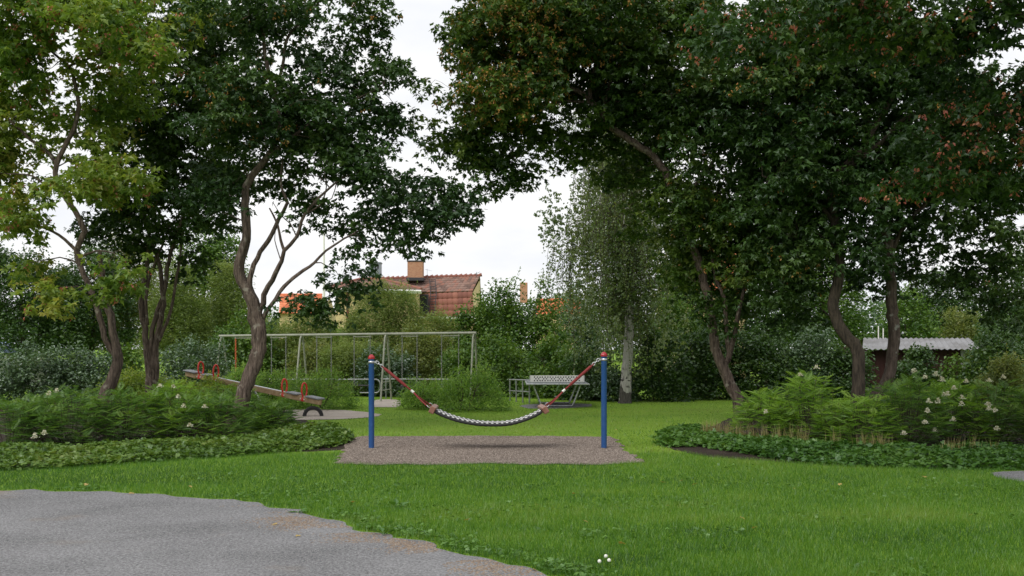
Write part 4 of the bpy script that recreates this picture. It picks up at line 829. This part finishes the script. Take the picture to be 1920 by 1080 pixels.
# ------------------------------------------------------------------ shrubs and background trees
SP = {
 'willow': (leafmat('willow_leaf', [(.085, .14, .030), (.15, .22, .048), (.21, .285, .07), (.29, .33, .10)], .36, .03), .075, .28, .9, 0.2),
 'box': (leafmat('round_shrub_leaf', [(.08, .175, .03), (.15, .285, .048), (.235, .385, .075), (.34, .46, .12)], .45, .03), .05, .42, .2, -.5),
 'lilac': (leafmat('lilac_leaf', [(.040, .10, .013), (.075, .155, .020), (.12, .21, .030), (.17, .26, .045)], .34, .035), .085, .62, .5, .45),
 'glossy': (leafmat('glossy_leaf', [(.034, .075, .026), (.06, .12, .038), (.09, .165, .052), (.13, .21, .07)], .24, .09), .07, .6, .5, .35),
 'dark': (leafmat('dark_leaf', [(.022, .058, .011), (.042, .094, .016), (.064, .128, .022), (.10, .165, .034)], .28, .05), .085, .62, .5, .4),
 'yellow': (leafmat('yellow_leaf', [(.12, .20, .025), (.20, .30, .04), (.28, .38, .06), (.37, .42, .09)], .40, .04), .06, .5, .5, -.2),
 'olive': (leafmat('olive_leaf', [(.085, .125, .028), (.14, .19, .042), (.20, .24, .06), (.26, .26, .08)], .35, .03), .065, .5, .6, .4)}
def shrub(label, px, wpx, top, d, sp, name='shrub', cat='shrub', base=0., dens=1., group=None, shoots=.25, trunk=False, size=None):
    lm, ls, wid, sig_t, droop = SP[sp]; ls = (size or ls) * 1.15 * (1 + max(0, d - 28) * .022)
    W = wpx / F * d; H = EYE - (top - HZ) / F * d; g = np.array([(px - 960) / F * d, d, 0.]); t = thing(name, label, cat, g, group)
    rd = min(W, 1.6) * .85; z0 = base; h2 = H - z0
    area = W * 2 * h2; per = 60; n = int(dens * 5.5 * area / (ls * ls * wid * .5) / per); n = max(14, min(n, 900))
    th_ = rng.uniform(0, 6.28, n); rr_ = rng.uniform(0, 1, n) ** .5; ux, uy = rr_ * np.cos(th_), rr_ * np.sin(th_)
    top_h = (1 - rr_ ** 3.2) ** .5 * (.74 + .5 * (vnoise(ux * 2.2 + px, uy * 1.5 + d, 1.2) - .15))
    q = np.minimum(top_h, 1.04) * (1 - .95 * rng.uniform(0, 1, n) ** (1.4 if not trunk else 1.6))
    C = g + np.stack([ux * W * .94, uy * rd, z0 + q * h2 * .95], 1)
    T = Tree(); ns = 1 if trunk else max(3, int(W * 3))
    for i in range(ns):
        b = g + [0 if trunk else rng.uniform(-.4, .4) * W, 0 if trunk else rng.uniform(-.4, .4) * rd, -.05]; e = g + [rng.uniform(-.5, .5) * W * (.3 if trunk else 1), rng.uniform(-.3, .3) * rd, H * rng.uniform(.6, .85)]
        T.limb(np.array([b, (b + e) / 2 + rng.normal(0, .06 * W, 3) * [1, 1, 0], e]), np.array([.12, .08, .02]) * (H / 5 if trunk else .2), step=.3, sides=6)
    T.branch_to(C[rng.permutation(n)[:70]], .02, lift=.05)
    T.mb.build('trunk' if trunk else 'woody_stem', M['bark_dark'] if trunk else M['twig'], t)
    sg = .11 + .035 * min(H, 4); idx = np.repeat(np.arange(n), per); off = ball(len(idx)) * 1.75 * sg * np.array([1, 1, .75])
    hue = (rng.normal(.42, .17, n))[idx] + rng.normal(0, .16, len(idx))
    pos = C[idx] + off; pos[:, 2] = np.maximum(pos[:, 2], .03 + z0 * .5)
    mb = MB(); leaves(mb, pos, ls * rng.uniform(.7, 1.3, len(idx)), KITE, wid=wid, droop=droop, tilt=.6, a=np.clip(hue, 0, 1))
    ns = int(n * shoots)      # upright shoots break the outline, their paler leaves painting top light
    if ns:
        s0 = C[np.argsort(-C[:, 2] + rng.uniform(0, .5 * h2, n))[:ns]]; m_ = 14; tt = np.linspace(0, 1, m_)
        ln = rng.uniform(.15, .5, ns) * min(1.3, .4 + H * .25); dr = unit(rng.normal(0, .25, (ns, 3)) + [0, 0, 1])
        sp_ = s0[:, None] + dr[:, None] * (tt[None, :, None] * ln[:, None, None])
        ax = np.repeat(dr, m_, 0) * .6 + rng.normal(0, .6, (ns * m_, 3))
        leaves(mb, sp_.reshape(-1, 3), ls * .9 * rng.uniform(.6, 1.1, ns * m_), KITE, wid=wid, tilt=.5, axis=unit(ax), a=np.clip(rng.normal(.75, .18, ns * m_), 0, 1))
    mb.build('crown' if trunk else 'foliage', lm, t); return t
SH = [
 # front layer round the play area
 ('rounded bright green shrub right behind the low end of the see-saw', 598, 72, 695, 26.6, 'box'),
 ('small rounded shrub between the twisted maple trunk and the see-saw seats', 508, 48, 688, 27.4, 'box'),
 ('rounded shrub under the red rope of the left hammock post', 800, 50, 706, 26.4, 'box'),
 ('large round dense shrub directly behind the sagging hammock', 884, 68, 688, 25.8, 'box'),
 ('yellow green shrub behind the base of the many stemmed maple', 262, 74, 690, 24.0, 'yellow'),
 ('yellow green shrub under the raised end of the see-saw', 375, 70, 706, 25.0, 'yellow'),
 ('low yellow green shrub behind the see-saw beam near the twisted trunk', 450, 50, 690, 28.5, 'box'),
 ('dark glossy shrub at the left edge below the pale blue roof', 55, 85, 640, 27.0, 'glossy'),
 ('dark glossy shrub between the left edge shrub and the curved grey trunk', 160, 70, 636, 27.5, 'glossy'),
 ('grey green shrub right of the many stemmed maple, behind the raised see-saw seats', 365, 75, 628, 30.0, 'glossy'),
 ('green shrub seen between the curved grey trunk and the many stemmed maple', 240, 40, 648, 28.5, 'lilac'),
 # hedge behind the swings
 ('green shrub below the left corner of the yellow house', 640, 48, 600, 38.5, 'box'),
 ('olive shrub below the mansard roof eave', 832, 62, 579, 39.0, 'willow'),
 ('dark green shrub low behind the middle of the swing bar', 600, 75, 640, 35.0, 'olive'),
 ('green shrub behind the blue post nearer the see-saw', 725, 70, 655, 33.2, 'glossy'),
 ('bright leafy shrub seen under the right end of the swing bar', 868, 55, 640, 32.8, 'lilac'),
 ('willow shrub behind the twisted maple trunk at swing bar height', 520, 60, 600, 37.5, 'willow'),
 ('shrub behind the left end of the swing frame', 455, 70, 585, 35.5, 'lilac'),
 ('yellowish willow shrub below the orange tiled roof', 575, 70, 578, 36.5, 'willow'),
 ('grey green willow shrub in front of the yellow house wall', 722, 86, 533, 37.0, 'willow'),
 ('low willow shrub behind the middle legs of the swing frame', 665, 80, 628, 34.0, 'willow'),
 ('low olive shrub behind the swing bar below the house window', 800, 70, 612, 34.5, 'olive'),
 ('tall green shrub covering the right end of the mansard roof', 905, 60, 545, 38.0, 'lilac'),
 ('tall pointed shrub between the mansard roof and the black cowled chimney', 948, 34, 512, 37.0, 'lilac'),
 ('tall green shrub right of the black cowled chimney', 1020, 46, 525, 37.5, 'lilac'),
 ('low bright shrub behind the right end of the swing frame', 945, 66, 632, 33.5, 'lilac'),
 ('low leafy shrub just behind the table tennis table', 1035, 70, 635, 32.5, 'lilac'),
 ('dark low shrub under the weeping birch behind the table legs', 1110, 66, 655, 31.0, 'dark'),
 ('bluish green bushy tree left of the birch crown top', 1080, 44, 528, 46.0, 'glossy'),
 ('dark hedge shrub just right of the birch trunk', 1235, 62, 615, 30.5, 'dark'),
 ('dark hedge shrub filling the gap behind the leaning maple trunk', 1330, 70, 590, 31.5, 'dark'),
 ('green bushy shrub above the dark hedge right of the birch', 1275, 60, 540, 34.0, 'lilac'),
 ('dark shrub behind the leaning maple and the flowering shrubs', 1430, 72, 590, 31.5, 'dark'),
 ('grey green shrub between the leaning maple and the S curved trunk', 1515, 62, 600, 32.0, 'glossy'),
 ('dark shrub left of the shed behind the S curved trunk', 1590, 46, 620, 31.5, 'dark'),
 ('dark green shrub growing against the red shed wall', 1715, 50, 655, 31.0, 'dark'),
 ('leafy shrub in front of the right half of the red shed wall', 1795, 42, 664, 30.6, 'lilac'),
 ('dark shrub between the shed and the right edge', 1875, 70, 600, 30.0, 'dark'),
 ('pink tinged hydrangea shrub right of the shed corner', 1880, 48, 668, 25.5, 'olive'),
 ('shrub at the foot of the hedge left of the birch trunk', 1145, 50, 690, 30.2, 'glossy'),
]
for lb, px, wp, top, d, sp in SH: shrub(lb, px, wp, top, d, sp, shoots=.6 if sp in ('box', 'willow') else .3, dens=.62 if sp == 'box' else 1.)
TR = [
 ('dark tree behind the glossy shrubs at the left edge', 40, 120, 445, 38, 'dark'),
 ('dark tree behind the curved grey trunk', 160, 90, 450, 40, 'dark'),
 ('birch like tree behind the many stemmed maple', 245, 75, 440, 43, 'olive'),
 ('pale green tree between the many stemmed maple and the twisted trunk', 390, 80, 410, 42, 'lilac'),
 ('olive tree behind the raised end of the see-saw', 330, 60, 490, 37, 'willow'),
 ('willow like tree left of the twisted maple trunk', 430, 55, 500, 39, 'willow'),
 ('dark tree behind the leaning maple crown', 1300, 80, 420, 44, 'dark'),
 ('dark tree behind the gap right of the leaning maple', 1440, 90, 400, 42, 'dark'),
 ('mid green tree behind the S curved trunk', 1545, 80, 430, 45, 'lilac'),
 ('green tree rising behind the shed roof between the trunks and its ridge', 1700, 60, 545, 41, 'lilac'),
 ('yellowish olive tree behind the right end of the shed', 1810, 50, 560, 43, 'olive'),
 ('dark tree behind the shed ridge seen between lichen spotted trunk and right edge', 1770, 70, 490, 46, 'dark'),
 ('dark tree at the right edge above the hydrangea', 1915, 70, 470, 37, 'dark'),
 ('distant pale green tree top right of the orange ridge', 1062, 26, 528, 95, 'willow'),
 ('distant dark tree top behind the tall pointed shrub', 1035, 30, 540, 100, 'glossy'),
]
for lb, px, wp, top, d, sp in TR: shrub(lb, px, wp, top, d, sp, 'broadleaf_tree', 'tree', base=.25 * (EYE - (top - HZ) / F * d) if d < 90 else 2, trunk=True, dens=.9, shoots=.1)
# far belt of woodland closing the view behind everything
wm = MB(); nb = 5200
bx = rng.uniform(-75, 75, nb); by = 104 + rng.uniform(-6, 10, nb); hb = 3.4 + 2.6 * vnoise(bx, by * 0, .13) + 1.2 * vnoise(bx, by * 0 + 5, .5)
bc = np.stack([bx, by, rng.uniform(0, 1, nb) ** .7 * hb], 1); bi = np.repeat(np.arange(nb), 14)
leaves(wm, bc[bi] + rng.normal(0, .5, (len(bi), 3)), rng.uniform(.25, .5, len(bi)), KITE, wid=.7, tilt=.8, a=np.clip(rng.normal(.45, .2, nb)[bi] + rng.normal(0, .12, len(bi)), 0, 1))
tag(wm.build('distant_wood', SP['dark'][0]), kind='stuff')
# ------------------------------------------------------------------ feathery leaved shrubs in the beds
M['sorb'] = leafmat('feather_leaf', [(.034, .09, .012), (.062, .145, .018), (.105, .215, .026), (.17, .29, .04)], .33, .04)
M['sorb_light'] = leafmat('feather_leaf_light', [(.06, .145, .014), (.12, .245, .022), (.19, .345, .034), (.26, .41, .055)], .38, .04)
M['panicle'] = leafmat('white_flower', [(.58, .58, .46), (.70, .70, .60), (.62, .56, .42)], .2, .02)
def frond_shape(n=8):
    V = []; Fc = []
    for i in range(n):
        y = .16 + .80 * i / n; l = .27 * math.sin(math.pi * (.22 + .70 * i / n)) + .03
        for s in (-1, 1):
            k = len(V); z = -.22 * y * y
            V += [[0, y - .035, z], [s * l * .5, y + .0, z - .01], [s * l, y + .07, z - .03], [s * l * .45, y + .045, z - .01]]; Fc.append([k, k + 1, k + 2, k + 3] if s > 0 else [k, k + 3, k + 2, k + 1])
    k = len(V); V += [[-.004, 0, 0], [.004, 0, 0], [0, .55, -.066], [0, 1.0, -.22]]; Fc.append([k, k + 1, k + 2, k + 2 + 1])
    k = len(V); V += [[0, .9, -.18], [.04, .98, -.21], [0, 1.08, -.25], [-.04, .98, -.21]]; Fc.append([k, k + 1, k + 2, k + 3])
    return np.array(V), np.array(Fc)
FROND = frond_shape()
def sorbaria(label, px, py, wpx, top, m, flowers=(), rd=.9, nt=110, fl=.225, group=None):
    d = GD(py); g = G(px, py); W = wpx / F * d; H = EYE - (top - HZ) / F * d; t = thing('flowering_shrub', label, 'shrub', g, group)
    u = unit(rng.normal(size=(nt, 3)) * [1, 1, .8]); u[:, 2] = np.abs(u[:, 2]); rr = rng.uniform(.55, 1, (nt, 1)) ** .5
    tips = g + np.column_stack([u[:, 0] * W, u[:, 1] * rd, H * (.16 + .84 * u[:, 2] ** .75 * (.8 + .2 * rng.uniform(0, 1, nt)))]) * np.column_stack([rr, rr, rr ** .3])
    tips[:, 2] = np.maximum(tips[:, 2], .12)
    sm = MB(); idx = np.repeat(np.arange(nt), 7)
    for c in tips:
        b = g + (c - g) * [.35, .35, 0]; tube(sm, smoothline(np.array([b, (b + c) / 2 + rng.normal(0, .04, 3), c]), .15), .0035, 4, cap=False)
    sm.build('woody_stem', M['twig'], t)
    out = unit((tips - g) * [1, 1, .15]); az = np.tile(np.arange(7) * 2.4, nt) + np.repeat(rng.uniform(0, 6, nt), 7)
    ax = np.stack([np.cos(az), np.sin(az), np.tile(np.linspace(.55, -.05, 7), nt)], 1) + out[idx] * .45
    st = tips[idx] - np.array([0, 0, 1.]) * np.tile(np.linspace(0, .16, 7), nt)[:, None]; st[:, 2] = np.maximum(st[:, 2], .05)
    mb = MB(); hue = np.repeat(np.clip(rng.normal(.45, .17, nt), 0, 1), 7) + np.tile(np.linspace(.3, -.2, 7), nt) + rng.normal(0, .08, nt * 7)  # upper fronds lighter, lower ones darker: shade between layers put into colour
    leaves(mb, st, fl * rng.uniform(.7, 1.2, nt * 7), FROND, tilt=.16, axis=unit(ax), a=np.clip(hue, 0, 1)); mb.build('foliage', m, t)
    for fx, fy in flowers:
        # the blossom sits on the shrub's own surface, at its near side
        q = P(fx, fy, d - (rd + .26) * np.clip(1.35 - (py - fy) / max(1, (py - top)), .12, 1)); mb = MB(); n = 80; h = rng.uniform(.05, .08); z = rng.uniform(0, 1, n)
        pos = q + np.stack([rng.uniform(-.04, .04, n) * (1.2 - z), rng.uniform(-.04, .04, n) * (1.2 - z), (z - .4) * h], 1)
        leaves(mb, pos, .019, KITE, wid=1., tilt=1.2); mb.build('flower_panicle', M['panicle'], t)
for a in [
 ('feathery leaved shrub at the left edge of the left bed', 20, 838, 105, 742, M['sorb'], [(66, 817), (83, 811)]),
 ('feathery shrub in front of the dark glossy shrubs, left of the curved grey trunk', 130, 832, 95, 732, M['sorb'], [(92, 738)]),
 ('feathery shrub right below the foot of the curved grey trunk', 232, 828, 85, 728, M['sorb'], [(106, 733)]),
 ('feathery shrub with white blossoms below the many stemmed maple', 325, 822, 80, 716, M['sorb_light'], [(300, 723), (325, 724), (334, 743), (344, 761)]),
 ('feathery shrub left of the twisted trunk with a single pair of white blossoms low down', 395, 824, 70, 730, M['sorb'], [(356, 797), (384, 762)]),
 ('feathery shrub wrapped round the foot of the twisted maple trunk', 452, 802, 62, 728, M['sorb'], [(467, 731), (465, 743)]),
 ('last feathery shrub at the tip of the left bed under the see-saw seats', 508, 806, 36, 748, M['sorb'], []),
 ('small feathery shrub behind the curved grey trunk at the back of the left bed', 150, 785, 90, 722, M['sorb'], []),
 ('small feathery shrub under the raised see-saw end at the back of the left bed', 400, 785, 80, 718, M['sorb_light'], []),
 ('bright feathery shrub at the foot of the leaning maple', 1440, 822, 58, 728, M['sorb_light'], [(1436, 772)]),
 ('bright feathery shrub with the tallest feathery leaves left of the S curved trunk', 1520, 828, 78, 692, M['sorb_light'], [(1500, 702), (1531, 688)]),
 ('feathery shrub in front of the two maple trunks', 1610, 836, 76, 740, M['sorb_light'], []),
 ('feathery shrub with many white blossoms right of the lichen spotted trunk', 1700, 834, 72, 704, M['sorb'], [(1714, 695), (1735, 707), (1755, 701), (1766, 711), (1741, 752), (1759, 752), (1777, 738), (1739, 770), (1734, 791), (1695, 812)]),
 ('feathery shrub below the shed corner with pale blossoms at mid height', 1790, 830, 66, 710, M['sorb_light'], [(1789, 727), (1770, 740), (1804, 745), (1803, 757), (1812, 714), (1788, 786), (1752, 807)]),
 ('feathery shrub with paired white blossoms near the right edge', 1862, 832, 66, 708, M['sorb'], [(1854, 765), (1865, 769), (1853, 757), (1855, 713), (1881, 707), (1870, 803)]),
 ('feathery shrub cut by the right edge of the photo', 1950, 836, 70, 716, M['sorb'], []),
 ('feathery shrub at the back of the right bed between the trunks and the shed', 1690, 785, 80, 716, M['sorb_light'], []),
 ('feathery shrub at the back of the right bed behind the leaning maple foot', 1465, 785, 60, 716, M['sorb'], []),
]: sorbaria(*a)
# ------------------------------------------------------------------ ground cover along the beds
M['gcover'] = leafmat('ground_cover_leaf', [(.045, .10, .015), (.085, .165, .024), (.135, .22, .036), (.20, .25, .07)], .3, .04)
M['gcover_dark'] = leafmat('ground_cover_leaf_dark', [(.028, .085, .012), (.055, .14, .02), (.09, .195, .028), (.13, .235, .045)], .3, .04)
def cover(strip, n, hmax, m):
    f = np.array([G(a, b) for a, b, *_ in strip]); bk = np.array([G(a, c) for a, _, c in strip])
    u = rng.uniform(0, len(strip) - 1, n * 3); i = u.astype(int); w = (u - i)[:, None]; v = rng.uniform(0, 1, (n * 3, 1))
    wd = np.linalg.norm(f - bk, axis=1); q = (f[i] * (1 - w) + f[i + 1] * w) * (1 - v) + (bk[i] * (1 - w) + bk[i + 1] * w) * v
    sl = np.linalg.norm(f[i + 1] - f[i], axis=1) * (wd[i] + wd[i + 1]); k = rng.uniform(0, sl.max(), n * 3) < sl; q = q[k][:n]; v = v[k][:n, 0]
    ht = hmax * (np.clip(np.sin(math.pi * (v * .82 + .08)), .1, 1) ** .6) * (.45 + .95 * vnoise(q[:, 0], q[:, 1], 2.1)) + .02
    pos = q + np.array([0, 0, 1]) * (ht * (rng.uniform(0, 1, len(q)) ** .45))[:, None] + rng.normal(0, .04, q.shape) * [1, 1, 0]
    ax = np.stack([rng.normal(0, .8, len(q)), rng.normal(-.5, .7, len(q)), rng.normal(-.1, .35, len(q))], 1); mb = MB()
    leaves(mb, pos, rng.uniform(.045, .085, len(q)), TRI3, tilt=.35, axis=unit(ax), a=np.clip(vnoise(q[:, 0], q[:, 1], 1.3) * .5 + rng.normal(.22, .16, len(q)), 0, 1))
    tag(mb.build('ground_cover', m), kind='stuff')
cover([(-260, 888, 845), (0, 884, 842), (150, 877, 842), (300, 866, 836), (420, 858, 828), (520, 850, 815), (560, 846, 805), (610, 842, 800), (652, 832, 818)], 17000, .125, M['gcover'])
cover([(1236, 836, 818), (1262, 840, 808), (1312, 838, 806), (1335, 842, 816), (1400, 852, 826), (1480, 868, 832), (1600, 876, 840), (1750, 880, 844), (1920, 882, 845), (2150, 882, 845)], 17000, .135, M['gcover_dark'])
cover([(470, 822, 790), (530, 822, 795), (575, 830, 805), (615, 832, 816)], 2000, .09, M['gcover'])
# dry grass tufts in front of the right bed
M['straw'] = leafmat('straw', [(.16, .17, .05), (.28, .25, .10), (.38, .32, .16)], .3, .03)
for i, (px, py, n, h) in enumerate([(1328, 822, 90, .34), (1345, 824, 100, .36), (1365, 826, 80, .34), (1388, 828, 60, .33), (1412, 832, 50, .36), (1432, 834, 40, .34), (1458, 838, 50, .38), (1480, 840, 40, .40), (1505, 842, 40, .40), (1562, 846, 26, .38), (1620, 850, 44, .34), (1645, 850, 40, .34), (1660, 852, 40, .30), (1775, 856, 34, .32), (1800, 856, 34, .30), (1822, 856, 30, .34), (1858, 856, 22, .3)]):
    g = G(px, py); mb = MB(); az = rng.uniform(0, 6.28, n); ln = rng.uniform(.05, .42, n); hh = h * rng.uniform(.5, 1.1, n)
    B = g + np.column_stack([rng.normal(0, .05, (n, 2)), np.zeros(n)]); ld = np.stack([np.cos(az) * ln, np.sin(az) * ln, np.ones(n)], 1) * hh[:, None]
    sv = np.stack([np.sin(az), -np.cos(az), 0 * az], 1) * .0035; mid = B + ld * [.38, .38, .6]
    V = np.stack([B - sv, B + sv, mid + sv * .8, mid - sv * .8, B + ld], 1).reshape(-1, 3); k = np.arange(n)[:, None] * 5
    mb.add(V, k + np.array([[0, 1, 2, 3]]), 0, np.repeat(rng.uniform(0, 1, n), 5)); mb.add(V, k + np.array([[3, 2, 4]]), 0, .6)
    t = tag(mb.build('dry_grass_tuft', M['straw']), 'thin straw coloured grass tuft between the low ground cover and the feathery shrubs', 'grass tuft', 'dry grass tufts along the right bed')
    t.location = [float(c) for c in g]
    V0 = np.empty(len(t.data.vertices) * 3, np.float32); t.data.vertices.foreach_get('co', V0); t.data.vertices.foreach_set('co', (V0.reshape(-1, 3) - g.astype(np.float32)).ravel()); t.data.update()
